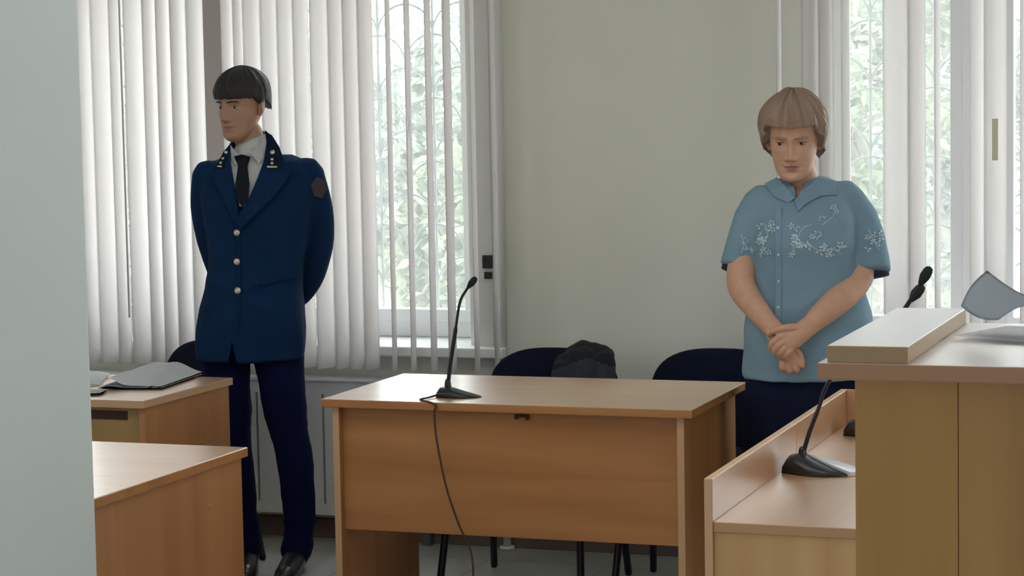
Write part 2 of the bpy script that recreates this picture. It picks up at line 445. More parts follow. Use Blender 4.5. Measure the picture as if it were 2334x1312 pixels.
# pull wand hanging between its slats
wp = onY(293, 660, YB-.05)
bm = tube(bmesh.new(), [(wp.x, wp.y, onY(315, 722, YB-.05).z), (wp.x, wp.y, 2.62)], .004, 8)
obj('control_wand', bm, PVCG, vb, True)
spec2 = [(1771, 1782, 100, zb1), (1828, 1866, 100, zb1), (1868, 1899, 100, zb1), (1919, 1939, 100, zb1), (2013, 2070, 100, zb1), (2071, 2111, 100, zb1), (2132, 2145, 100, zb1),
         (2212, 2244, 100, zb1), (2246, 2296, 100, zb1), (2327, 2372, 100, zb1), (2374, 2420, 100, zb1)]
vb2 = blind('off-white vertical blind with spread slats in the right window', spec2, onY(1765, 100, YB).x, onY(2430, 100, YB).x)
yp = onY(2269, 312, YB-.03)
o = obj('yellow_tape', B(yp.x-.011, yp.x+.009, yp.y-.003, yp.y+.001, onY(2268, 365, YB).z, onY(2269, 270, YB).z, .001), YEL, vb2)

# wall conduit, switches, heating riser right of the first window
cx0, cx1 = onY(1092, 600, YW).x, onY(1130, 600, YW).x
struct('trim_1', B(cx0, cx1, YW-.035, YW, .05, 3.2, .004), PVCG, 'grey-white cable trunking beside the window')
sp = [onY(x, y, YW-.04) for x, y in ((1101, 581), (1124, 611), (1105, 619), (1122, 635))]
root = thing('wall_socket_block', 'black socket block with square openings on the cable trunking', 'socket', ((sp[0].x+sp[1].x)/2, YW-.035, sp[3].z))
bm = B(sp[0].x, sp[1].x, YW-.052, YW-.035, sp[1].z, sp[0].z, .002); upl = obj('upper_plate', bm, BLACK, root)
bm = bmesh.new(); dz = (sp[0].z-sp[1].z)/3; dx = (sp[1].x-sp[0].x)/3
for i in range(3):
    for j in range(2): box(bm, sp[0].x+dx*(.5+j)*1.0+dx*.12, sp[0].x+dx*(1.2+j), YW-.055, YW-.051, sp[1].z+dz*(i+.25), sp[1].z+dz*(i+.75), .001)
obj('socket_opening', bm, DKMET, upl)
bm = B(sp[2].x, sp[3].x, YW-.050, YW-.035, sp[3].z, sp[2].z, .002); obj('lower_plate', bm, BLACK, root)
hp = onY(1147, 760, YW-.05)
root = thing('heating_pipe', 'white upright heating pipe at the wall right of the cable trunking', 'pipe', (hp.x, YW-.05, 0))
obj('riser', tube(bmesh.new(), [(hp.x, YW-.05, .0), (hp.x, YW-.05, 3.2)], .015, 16, cap=False), PVCG, root, True)
obj('floor_collar', tube(bmesh.new(), [(hp.x, YW-.05, .001), (hp.x, YW-.05, .012)], .028, 20, cap=False), PVC, root, True)

# radiator cover under the first window
ry = YW-.10
rt = onY(680, 867, ry).z; rb = onY(680, 1170, ry).z
rx1 = XA1-.02; root = thing('radiator_cover', 'white panelled radiator cover below the sill behind the man', 'radiator', ((XA0+rx1)/2, ry, 0))
g1, g2 = onY(588, 1020, ry).x, onY(738, 1020, ry).x; pw = g2-g1
bm = bmesh.new(); box(bm, XA0, rx1, ry+.022, YW-.012, rb+.01, rt-.015)
obj('back_body', bm, GROOVE, root)
x = g1-pw*math.floor((g1-XA0)/pw)
xs = []
while x < rx1: xs.append(x); x += pw
seg = [XA0]+xs+[rx1]
gw = .009
zc0, zc1 = onY(588, 1140, ry).z, onY(588, 893, ry).z
bm = bmesh.new()
for a, b in zip(seg, seg[1:]):
    if b-a > .03: box(bm, a+gw/2, b-gw/2, ry, ry+.02, zc0, zc1)
box(bm, XA0, rx1, ry, ry+.02, rb, zc0); box(bm, XA0, rx1, ry, ry+.02, zc1, rt)
obj('front_panel', bm, RADM, root)
obj('top_ledge', B(XA0, rx1, ry-.008, YW-.01, rt, rt+.012, .003), PVC, root)
for x in (XA0+.2, (XA0+rx1)/2, rx1-.15): obj('foot', B(x-.015, x+.015, ry+.03, ry+.06, 0, rb+.02), GROOVE, root)

# ================================================================ outside
struct('ground_outside', B(-40, 14, YO, 46, -1.25, -1.2), GROUND)
def tree(x, y, h, r, m, label, nl, zc, grp='trees outside the windows'):
    root = thing('leafy_tree', label, 'tree', (x, y, -1.2), 0, grp)
    bm = tube(bmesh.new(), bez([(x, y, -1.22), (x+.1, y, zc*.4-.4), (x-.05, y+.1, zc), (x, y, zc+h*.35)], 5), [.09*(1-.75*i/15) for i in range(16)], 10)
    for k in range(7):
        a = k*2.4; tube(bm, [(x, y, zc-h*.3+k*h*.08), (x+math.cos(a)*r*.6, y+math.sin(a)*r*.4, zc+k*h*.06)], [.035, .012], 6)
    obj('trunk', bm, BARK, root, True)
    bm = bmesh.new()
    cl = [(Vector((random.gauss(0, .42)*r, random.gauss(0, .3)*r, random.gauss(0, .42)*h*.5)), random.uniform(.18, .42)*r) for _ in range(26)]
    for i in range(nl):
        c, cr_ = random.choice(cl); d = Vector((random.gauss(0, 1), random.gauss(0, 1), random.gauss(0, 1))).normalized()
        p = Vector((x, y, zc))+c+d*cr_*random.uniform(.5, 1)
        u = Vector((random.gauss(0, 1), random.gauss(0, 1), random.gauss(0, .7))).normalized(); v = u.orthogonal().normalized(); s_ = random.uniform(.022, .05)
        q = [p-u*s_*1.5, p-v*s_*.6, p+u*s_*1.5, p+v*s_*.6]
        bm.faces.new([bm.verts.new(t) for t in q])
    obj('foliage', bm, m, root)
def at(px, Y): return onY(px, 400, Y).x
tree(at(930, 12.2), 12.2, 2.3, .85, LEAF1, 'pale green bushy tree outside in the open part of the first window', 8000, 1.15)
tree(at(1035, 10.2), 10.2, 1.3, .42, LEAF2, 'yellow-green shrub low outside beside the first window edge', 3000, .95)
tree(at(640, 14.6), 14.6, 2.6, 1.0, LEAF3, 'grey-green tree outside behind the closed slats', 5000, 1.0)
tree(at(1000, 18.5), 18.5, 3.0, 1.5, LEAF3, 'distant grey-green tree outside behind the bushy one', 7000, 1.2)
tree(at(1960, 12.2), 12.2, 3.4, .95, LEAF2, 'bright yellow-green tree outside the right window', 8500, 2.0)
tree(at(2140, 15.8), 15.8, 4.2, 1.2, LEAF3, 'grey-green tree outside behind the right window mullion', 6500, 1.5)
tree(at(330, 12.6), 12.6, 2.8, .8, LEAF1, 'pale green tree outside at far left behind the blind', 2200, 1.0)

# ================================================================ furniture
def desk(name, label, x0, x1, y0, y1, zt=.75, th=.025, over=.03, modesty=(.34, .72), mod_y=.045, side_t=.022, top=W_TOP, depth_over=.01, mod_m=W_X, edge=None, sedge=None):
    root = thing(name, label, 'desk', ((x0+x1)/2, (y0+y1)/2, 0))
    bm = B(x0, x1, y0, y1, zt-th, zt, .0025)
    bm.faces.ensure_lookup_table()
    for f in bm.faces:
        f.normal_update()
        if abs(f.normal.z) < .5: f.material_index = 1
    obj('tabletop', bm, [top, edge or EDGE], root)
    for a in (x0+over, x1-over-side_t):
        bm = B(a, a+side_t, y0+depth_over+.01, y1-.02, 0, zt-th, .0015)
        bm.faces.ensure_lookup_table()
        for f in bm.faces:
            f.normal_update()
            if f.normal.y < -.5: f.material_index = 1
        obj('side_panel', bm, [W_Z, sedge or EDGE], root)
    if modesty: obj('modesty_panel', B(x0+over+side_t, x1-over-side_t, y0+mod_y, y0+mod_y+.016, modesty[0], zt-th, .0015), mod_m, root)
    return root
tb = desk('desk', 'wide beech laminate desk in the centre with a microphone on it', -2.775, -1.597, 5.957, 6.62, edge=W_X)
cp = onY(1190, 947, 6.0)
bm = bmesh.new(); box(bm, cp.x-.022, cp.x+.022, 5.992, 6.003, cp.z-.004, cp.z+.004, .002)
box(bm, cp.x-.022, cp.x-.012, 5.990, 6.003, cp.z-.010, cp.z+.002, .002); box(bm, cp.x+.012, cp.x+.022, 5.990, 6.003, cp.z-.012, cp.z, .002)
obj('cable_clip', bm, DARKWOOD, tb)
fl = desk('desk', 'beech laminate desk with papers behind the left wall pier', -4.7, -3.30, 5.80, 6.40, over=.006, modesty=(.0, .72), mod_y=.028, mod_m=W_OLIVE, depth_over=.005, sedge=W_Z)
a, b = onY(214, 945, 5.83), onY(291, 930, 5.83)
bm = B(-4.5, b.x, 5.8255, 5.830, a.z-.012, b.z-.008, .001); obj('shelf_slot', bm, DARKWOOD, fl)
nl = desk('desk', 'beech laminate desk nearest the camera in the lower left corner', -4.0, -2.558, 4.17, 5.035, over=.010, modesty=None, top=W_TOP, edge=W_X)
# its side panel screw cap
cpp = onX(477, 1153, -2.567)
obj('screw_cap', tube(bmesh.new(), [(-2.572, cpp.y, cpp.z), (-2.5655, cpp.y, cpp.z)], .004, 12, cap=False), EDGE, nl)

# long low desk on the right with a raised screen
rx = -1.118; yA = 4.33; zR = .842
root = thing('desk', 'long low desk with raised rim beside the lectern on the right', 'desk', (-.9, 5.1, 0))
yj = 5.155; ye = 5.80; xr_ = -.60
for a, b in ((yA, yj-.001), (yj+.001, ye)):
    bm = B(rx, xr_, a, b, .728, .75, .002)
    for f in bm.faces:
        f.normal_update()
        if abs(f.normal.z) < .5: f.material_index = 1
    obj('tabletop', bm, [W_TOPY, EDGE], root)
for a, b in ((yA-.004, yj-.001), (yj+.001, ye+.016)):
    bm = B(rx-.018, rx, a, b, 0, zR, .0015)
    for f in bm.faces:
        f.normal_update()
        if abs(f.normal.x) < .5: f.material_index = 1
    obj('side_screen', bm, [wood('screen_laminate', (.50, .28, .15), (.57, .33, .185), (9, 1.2, 9), .35), W_PALE], root)
obj('end_screen', B(rx, xr_, ye, ye+.016, 0, zR, .0015), wood('end_screen_laminate', (.50, .28, .15), (.57, .33, .185), (1.2, 9, 9), .35), root)
obj('front_panel', B(rx, xr_, yA+.004, yA+.022, 0, .728, .0015), wood('front_laminate', (.66, .40, .18), (.78, .51, .25), (9, 9, .6), .4), root)
q = onY(1788, 1212, yA+.003)
obj('screw_hole', tube(bmesh.new(), [(q.x, yA+.0025, q.z), (q.x, yA+.006, q.z)], .0035, 12, cap=False), DARKWOOD, root)

# lectern
lz = 1.2
lx0, ly0, ly1 = onZ(1862, 826, lz).x, onZ(1862, 826, lz).y, onZ(2200, 735, lz).y
lth = .028
root = thing('lectern', 'tall wooden lectern with thick top in the lower right foreground', 'lectern', (lx0+.6, (ly0+ly1)/2, 0))
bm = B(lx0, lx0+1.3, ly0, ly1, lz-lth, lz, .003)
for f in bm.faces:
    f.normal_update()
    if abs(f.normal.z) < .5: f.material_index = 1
obj('top_board', bm, [wood('lectern_top_sheen', (.66, .57, .52), (.72, .63, .58), (1.2, 9, 9), .36, .95, 1), mat('lectern_edge', (.54, .30, .17), .45)], root)  # top colour paled to carry the window's reflection
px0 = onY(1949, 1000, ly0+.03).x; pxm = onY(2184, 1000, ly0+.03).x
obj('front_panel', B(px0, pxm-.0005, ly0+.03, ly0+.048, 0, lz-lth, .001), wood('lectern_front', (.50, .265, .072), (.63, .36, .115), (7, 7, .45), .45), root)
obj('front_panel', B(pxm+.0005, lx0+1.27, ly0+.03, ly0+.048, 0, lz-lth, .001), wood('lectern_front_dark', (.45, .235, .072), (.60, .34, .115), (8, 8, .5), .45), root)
obj('side_panel', B(px0, px0+.018, ly0+.049, ly1-.03, 0, lz-lth, .001), W_OLIVE, root)
b0, b1 = onZ(1888, 824, lz), onZ(2076, 825, lz)
bt = .028
bm = B(b0.x, b1.x, ly0+.005, ly1-.01, lz, lz+bt, .002)
for f in bm.faces:
    f.normal_update()
    if abs(f.normal.z) < .5: f.material_index = 1
obj('raised_ledge', bm, [mat('sheen_pale_laminate', (.86, .85, .87), .34, spec=.8), mat('ledge_edge', (.52, .34, .18), .45)], root)  # whitish top has the window's sheen put into its colour

# ================================================================ microphones
def rot2(p, c, a): x, y = p[0]-c[0], p[1]-c[1]; return (c[0]+x*math.cos(a)-y*math.sin(a), c[1]+x*math.sin(a)+y*math.cos(a))
def mic(label, base_c, ang, length, width, height, neck, head_len, head_r, zt, neck_r=.0045, stem=0.2, fat=1.5, plate=False):
    root = thing('gooseneck_microphone', label, 'microphone', (base_c[0], base_c[1], zt), 0)
    bm = bmesh.new(); rows = []; n = 20
    # wedge base: tall at one end, thin rounded toe at the other
    for (k, hh, ww) in [(0, .0, .75), (.0, .55, .72), (.05, .9, .70), (.18, 1, .78), (.3, .9, .9), (.5, .62, 1), (.72, .36, .86), (.9, .2, .55), (1.0, .12, .18)]:
        x = (k-.22)*length; hz = max(.002, hh*height); wy = ww*width/2
        row = []
        for j in range(9):
            t = j/8*math.pi; yy = -math.cos(t)*wy; zz = math.sin(t)**.55*hz if 0 < j < 8 else 0
            X, Y = x*math.cos(ang)-yy*math.sin(ang), x*math.sin(ang)+yy*math.cos(ang)
            row.append(bm.verts.new((base_c[0]+X, base_c[1]+Y, zt+.0005+zz)))
        rows.append(row)
    for A, Bq in zip(rows, rows[1:]):
        for j in range(8): bm.faces.new((A[j], A[j+1], Bq[j+1], Bq[j]))
    for A, Bq in zip(rows, rows[1:]): bm.faces.new((A[8], A[0], Bq[0], Bq[8]))
    bm.faces.new(rows[-1])
    bmesh.ops.remove_doubles(bm, verts=bm.verts[:], dist=.0003); bmesh.ops.recalc_face_normals(bm, faces=bm.faces[:])
    obj('base', bm, mat('satin_black_plastic', (.02, .021, .023), .33), root, True)
    if plate:  # pale plate added for the white reflection on the base top
        bp_ = bmesh.new(); top_, bot_ = [], []
        for k, yy, hv in ((.28, .05, .92), (.30, .55, .70), (.45, .74, .55), (.70, .82, .35), (.92, .68, .22), (1.06, .32, .16), (1.08, 0, .14), (1.02, -.22, .17), (.62, -.05, .52)):
            x = (k-.22)*length; y_ = yy*width*.62; X, Y = x*math.cos(ang)-y_*math.sin(ang), x*math.sin(ang)+y_*math.cos(ang)
            top_.append(bp_.verts.new((base_c[0]+X, base_c[1]+Y, zt+hv*height+.003))); bot_.append(bp_.verts.new((base_c[0]+X, base_c[1]+Y, zt+.0008)))
        bp_.faces.new(top_); bp_.faces.new(bot_[::-1])
        for q in range(len(top_)): bp_.faces.new((top_[q-1], bot_[q-1], bot_[q], top_[q]))
        bmesh.ops.recalc_face_normals(bp_, faces=bp_.faces[:])
        bmesh.ops.triangulate(bp_, faces=[f for f in bp_.faces if len(f.verts) > 4])
        obj('sheen_plate', bp_, mat('sheen_grey_plastic', (.62, .62, .66), .25), root)
    P = bez(neck, 14)
    obj('collar', tube(bmesh.new(), [P[0]+Vector((0, 0, -.012)), P[0]+Vector((0, 0, .016))], [.012, .009], 16), BLACK, root, True)
    obj('gooseneck', tube(bmesh.new(), P, [neck_r*fat]*max(2, int(len(P)*stem))+[neck_r]*(len(P)-max(2, int(len(P)*stem))), 12), DKMET, root, True)
    d = (P[-1]-P[-3]).normalized(); e = P[-1]
    obj('windscreen', tube(bmesh.new(), [e-d*.004, e+d*head_len*.3, e+d*head_len*.75], [head_r*.62, head_r, head_r*.92], 20), BLACKM, root, True)
    return root
# on the centre desk
Ym = 6.09
bcen = onZ(1024, 905, .75)
Np = [onY(x, y, Ym) for x, y in ((1021, 880), (1026, 835), (1037, 760), (1048, 690), (1062, 662), (1070, 651))]
mic('slim gooseneck microphone on the left half of the centre desk', (Np[0].x, Ym, 0)[:2], math.radians(3), .135, .085, .032, Np, .034, .0105, .75, neck_r=.0042, stem=.45)
# its cable over the front of the desk
cab = [Vector((Np[0].x-.028, Ym-.012, .757)), Vector((Np[0].x-.040, 6.02, .7545)), Vector((Np[0].x-.045, 5.975, .7545))]
cab += [onY(x, y, 5.951) for x, y in ((991, 921), (990, 940), (993, 985), (1004, 1050), (1020, 1120), (1046, 1195), (1075, 1265))]
cab += [Vector((onY(1095, 1312, 5.95).x, 5.9, .16)), Vector((-2.10, 5.6, .02)), Vector((-1.9, 5.2, .006))]
tag(obj('microphone_cable', tube(bmesh.new(), bez(cab, 8), .0032, 8), mat('brown_cable', (.07, .035, .018), .6), None, True), 'thin dark cable hanging down the front of the centre desk', 'cable')
# the two on the right desk
Y1 = 4.99
n1 = [onY(x, y, Y1) for x, y in ((1829, 1040), (1845, 985), (1866, 930), (1888, 872), (1950, 800), (2040, 728), (2085, 668), (2102, 640))]
mic('large black gooseneck microphone on the near part of the low desk', (n1[0].x, Y1), math.radians(-12), .160, .12, .045, n1, .036, .0125, .75, neck_r=.0048, stem=.28, fat=1.15, plate=True)
Y2 = 5.60
n2 = [Vector((onY(1962, 960, Y2).x, Y2, .785))]+[onY(x, y, Y2) for x, y in ((1985, 900), (2020, 800), (2060, 712), (2072, 690), (2081, 678))]
mic('black gooseneck microphone at the far end of the low desk', (n2[0].x, Y2), math.radians(-10), .155, .11, .042, n2, .040, .0145, .75, neck_r=.0048, stem=.3, fat=1.15, plate=True)

# ================================================================ chairs
def pad(w, h, t, rt, bow, n=18):
    """upholstered panel, outline with strongly rounded corners, local x across, z up"""
    bm = bmesh.new(); N = 48; out = []
    for k in range(N):
        a = 2*math.pi*k/N; c_, s_ = math.cos(a), math.sin(a); e = 3.2 if s_ < 0 else rt
        out.append((math.copysign(abs(c_)**(2/e), c_)*w/2, math.copysign(abs(s_)**(2/e), s_)*h/2))
    rings = []
    for (k, yy) in ((.0, t/2), (.5, t/2), (.85, t*.46), (.96, t*.36), (1, t*.15), (1, -t*.15), (.96, -t*.36), (.85, -t*.46), (.5, -t/2), (.0, -t/2)):
        if k == 0: rings.append([bm.verts.new((0, yy-bow, 0))])
        else: rings.append([bm.verts.new((x*k, yy-bow*(1-(x*k/(w/2))**2), z*k)) for x, z in out])
    for A, Bq in zip(rings, rings[1:]):
        for j in range(N):
            if len(A) == 1: bm.faces.new((A[0], Bq[j], Bq[(j+1) % N]))
            elif len(Bq) == 1: bm.faces.new((A[j], A[(j+1) % N], Bq[0]))
            else: bm.faces.new((A[j], A[(j+1) % N], Bq[(j+1) % N], Bq[j]))
    bmesh.ops.recalc_face_normals(bm, faces=bm.faces[:]); return bm
def make_chair(label, x, y, rz=0):
    root = thing('visitor_chair', label, 'chair', (0, 0, 0), 0, 'dark visitor chairs along the window wall')
    bm = pad(.475, .34, .045, 2.7, -.03); bm.transform(Matrix.Translation((0, .02, .63)) @ Matrix.Rotation(math.radians(-10), 4, 'X'))
    obj('backrest', bm, CHAIRF, root, True)
    bm = pad(.46, .41, .055, 2.6, .0); bm.transform(Matrix.Translation((0, -.24, .445)) @ Matrix.Rotation(math.radians(-88), 4, 'X'))
    obj('seat', bm, CHAIRF, root, True)
    for s_ in (-1, 1):
        obj('leg', tube(bmesh.new(), [(s_*.25, .07, .008), (s_*.235, .02, .30), (s_*.22, .01, .42), (s_*.205, .055, .60)], .0138, 12, flat=.9), CHAIRL, root, True)
        obj('leg', tube(bmesh.new(), [(s_*.25, -.47, .008), (s_*.235, -.42, .25), (s_*.225, -.38, .40), (s_*.215, -.30, .425)], .0138, 12, flat=.9), CHAIRL, root, True)
    bm = bmesh.new()
    for s_ in (-1, 1): tube(bm, [(s_*.216, -.38, .412), (s_*.216, .01, .412)], .009, 10)
    tube(bm, [(-.216, -.15, .405), (.216, -.15, .405)], .009, 10); tube(bm, [(-.216, -.36, .405), (.216, -.36, .405)], .009, 10)
    obj('seat_frame', bm, CHAIRL, root, True)
    root.location = (x, y, 0); root.rotation_euler = (0, 0, rz)
    return root
xm = onY(1264, 850, 7.06).x
ch = make_chair('dark visitor chair behind the centre desk with a coat over its backrest', xm, 7.02)
xr2 = onY(1476, 862, 7.08).x+.24
for lab, x, y, rz in (('dark visitor chair partly behind the woman in the blue blouse', xr2, 7.10, .03),
                      ('dark visitor chair behind the papers desk beside the uniformed man', onY(318, 845, 7.02).x+.245, 7.03, -.42),
                      ('dark visitor chair mostly hidden right of the woman behind the lectern', -1.285, 7.11, 0)):
    c = copy_tree(ch); c['label'] = lab; c.scale = (1, 1, 1.07 if 'mostly' in lab else 1); c.location = (x, y, 0); c.rotation_euler = (0, 0, rz)

# coat over the middle chair
Yc = 7.02
def cpnt(x, y, d=0): return onY(x, y, Yc+d)
bm = bmesh.new()
tube(bm, [cpnt(1290, 830, -.05), cpnt(1330, 806, -.03), cpnt(1378, 812, -.03)], [.045, .050, .035], 16)
tube(bm, [cpnt(1285, 850, -.08), cpnt(1290, 940, -.09)], [.05, .05], 14); tube(bm, [cpnt(1330, 825, -.08), cpnt(1340, 950, -.09)], [.055, .06], 14); tube(bm, [cpnt(1378, 822, -.07), cpnt(1380, 940, -.09)], [.035, .045], 14)
tube(bm, [cpnt(1310, 808, .05), cpnt(1320, 900, .09)], [.04, .04], 14); tube(bm, [cpnt(1360, 808, .05), cpnt(1366, 900, .09)], [.04, .04], 14)
bm = remesh(bm, .009, 3); wrinkle(bm, .012, (14, 14, 8), 3)
for f in bm.faces:
    if f.calc_center_median().z > cpnt(1320, 812).z-.4*abs(f.calc_center_median().x-cpnt(1360, 800).x)+.012: f.material_index = 1
tag(obj('coat', bm, [COAT, COATD], None, True, origin=cpnt(1330, 900)), 'dark grey and black coat draped over the middle chair backrest', 'coat')

# ================================================================ papers
def sheet(name, pts, m, parent, nu=14, nv=10, th=.0015, fn=None):
    """pts: four corners; fn(u,v) extra height"""
    bm = bmesh.new(); A, Bq, Cq, D = [Vector(p) for p in pts]; G = []
    for i in range(nu+1):
        u = i/nu; G.append([])
        for j in range(nv+1):
            v = j/nv; p = (A*(1-u)+Bq*u)*(1-v)+(D*(1-u)+Cq*u)*v; p = p+(fn(u, v) if fn else Vector((0, 0, 0)))
            G[-1].append(bm.verts.new(p))
    for i in range(nu):
        for j in range(nv): bm.faces.new((G[i][j], G[i+1][j], G[i+1][j+1], G[i][j+1]))
    bmesh.ops.solidify(bm, geom=bm.faces[:], thickness=th); bmesh.ops.recalc_face_normals(bm, faces=bm.faces[:])
    return obj(name, bm, m, parent, False)
dz = .75
c1, c2, c3, c4 = onZ(222, 888, dz), onZ(368, 888, dz), onZ(462, 856, dz), onZ(330, 852, dz)
root = thing('open_folder', 'open folder of curled white sheets on the left papers desk', 'papers', ((c1.x+c3.x)/2, (c1.y+c3.y)/2, dz))
up = Vector((0, 0, 1))
sheet('cover', [c1+up*.004, c2+up*.004, c3+up*.004, c4+up*.004], mat('dark_folder_card', (.06, .06, .07), .6), root, th=.004)
sheet('page_stack', [c1+up*.0062, c2+up*.0062, c3+up*.0062, c4+up*.0062], PAPERB, root, th=.003, fn=lambda u, v: up*.006*math.exp(-((u-.18)/.16)**2))
sheet('top_page', [c1+up*.0135, c2+up*.0085, c3+up*.0085, c4+up*.0135], PAPER, root, fn=lambda u, v: up*(.022*math.exp(-((u-.18)/.16)**2)+.026*v*math.exp(-((u-.55)/.28)**2)*1.2+.003))
d1 = [onZ(150, 885, dz), onZ(228, 880, dz), onZ(250, 853, dz), onZ(175, 850, dz)]
o = sheet('loose_paper', [p+up*.004 for p in d1], PAPER, None, th=.006, fn=lambda u, v: up*.006*math.sin(u*3)); tag(o, 'white paper stack half hidden by the left wall pier', 'papers')
d2 = [onZ(170, 903, dz), onZ(228, 902, dz), onZ(246, 893, dz), onZ(190, 892, dz)]
root = thing('notepad', 'small pad with dark cover at the front of the papers desk', 'notepad', (*d2[0].xy, dz))
sheet('cover', [p+up*.0045 for p in d2], DARKWOOD, root, th=.003); sheet('pages', [p+up*.0095 for p in d2], PAPER, root, th=.004)

# curled sheet on the lectern
A_, B_, C_, D_ = onY(2190, 697, 3.86), onY(2250, 616, 3.90), onY(2395, 690, 3.80), onY(2276, 729, 3.74)
bm = bmesh.new(); nu, nv = 16, 12; G = []
for i in range(nu+1):
    u = i/nu; G.append([])
    for j in range(nv+1):
        v = j/nv; lo = A_.lerp(D_, u) ; hi = B_.lerp(C_, u)
        p = lo.lerp(hi, v); p = p + Vector((-.004, -.03, .010))*math.sin(math.pi*v)*(.6+.4*u) + Vector((0, -.01, -.008))*math.sin(math.pi*u)
        p.z = max(p.z, lz+.004); G[-1].append(bm.verts.new(p))
for i in range(nu):
    for j in range(nv): bm.faces.new((G[i][j], G[i+1][j], G[i+1][j+1], G[i][j+1]))
bmesh.ops.solidify(bm, geom=bm.faces[:], thickness=.0008)
root = thing('paper_stack', 'curled bluish sheet rising from a paper on the lectern top', 'papers', (D_.x, D_.y, lz))
obj('curled_sheet', bm, PAPERC, root, True)
fp = [onZ(2183, 716, lz), onZ(2290, 733, lz), onZ(2400, 733, lz), onZ(2330, 700, lz)]
fp = [Vector((A_.x-.01, 3.80, lz)), Vector((A_.x+.2, 3.72, lz)), Vector((A_.x+.27, 4.0, lz)), Vector((A_.x+.06, 4.05, lz))]
sheet('flat_sheet', [p+up*.002 for p in fp], PAPER, root, th=.0015, fn=lambda u, v: up*.006*(1-u)*(1-v))

# ================================================================ people
class Fig:
    """figure frame: x to the viewer's right, -y towards the camera, z up, standing at g"""
    def __init__(s, g): s.g = Vector(g); s.n = RZ @ Vector((0, 1, 0)); s.ax = RZ @ Vector((1, 0, 0))
    def w(s, x, y, d=0):      # pixel + distance in front of the figure's mid plane -> room point
        r = ray(x, y); t = ((s.g-CC).dot(s.n)-d)/r.dot(s.n); return CC+r*t
    def l(s, x, y, d=0):
        p = s.w(x, y, d)-s.g; return Vector((p.dot(s.ax), p.dot(s.n), p.z))
    def toW(s, bm): bm.transform(Matrix.Translation(s.g) @ RZ.to_4x4()); return bm
    def ring(s, y, xl, xr, dep, cd=0, e=2.3):   # silhouette row to loft ring
        a, b = s.l(xl, y), s.l(xr, y); return ((a.x+b.x)/2, -cd, (a.z+b.z)/2, abs(b.x-a.x)/2, dep, e, 0)

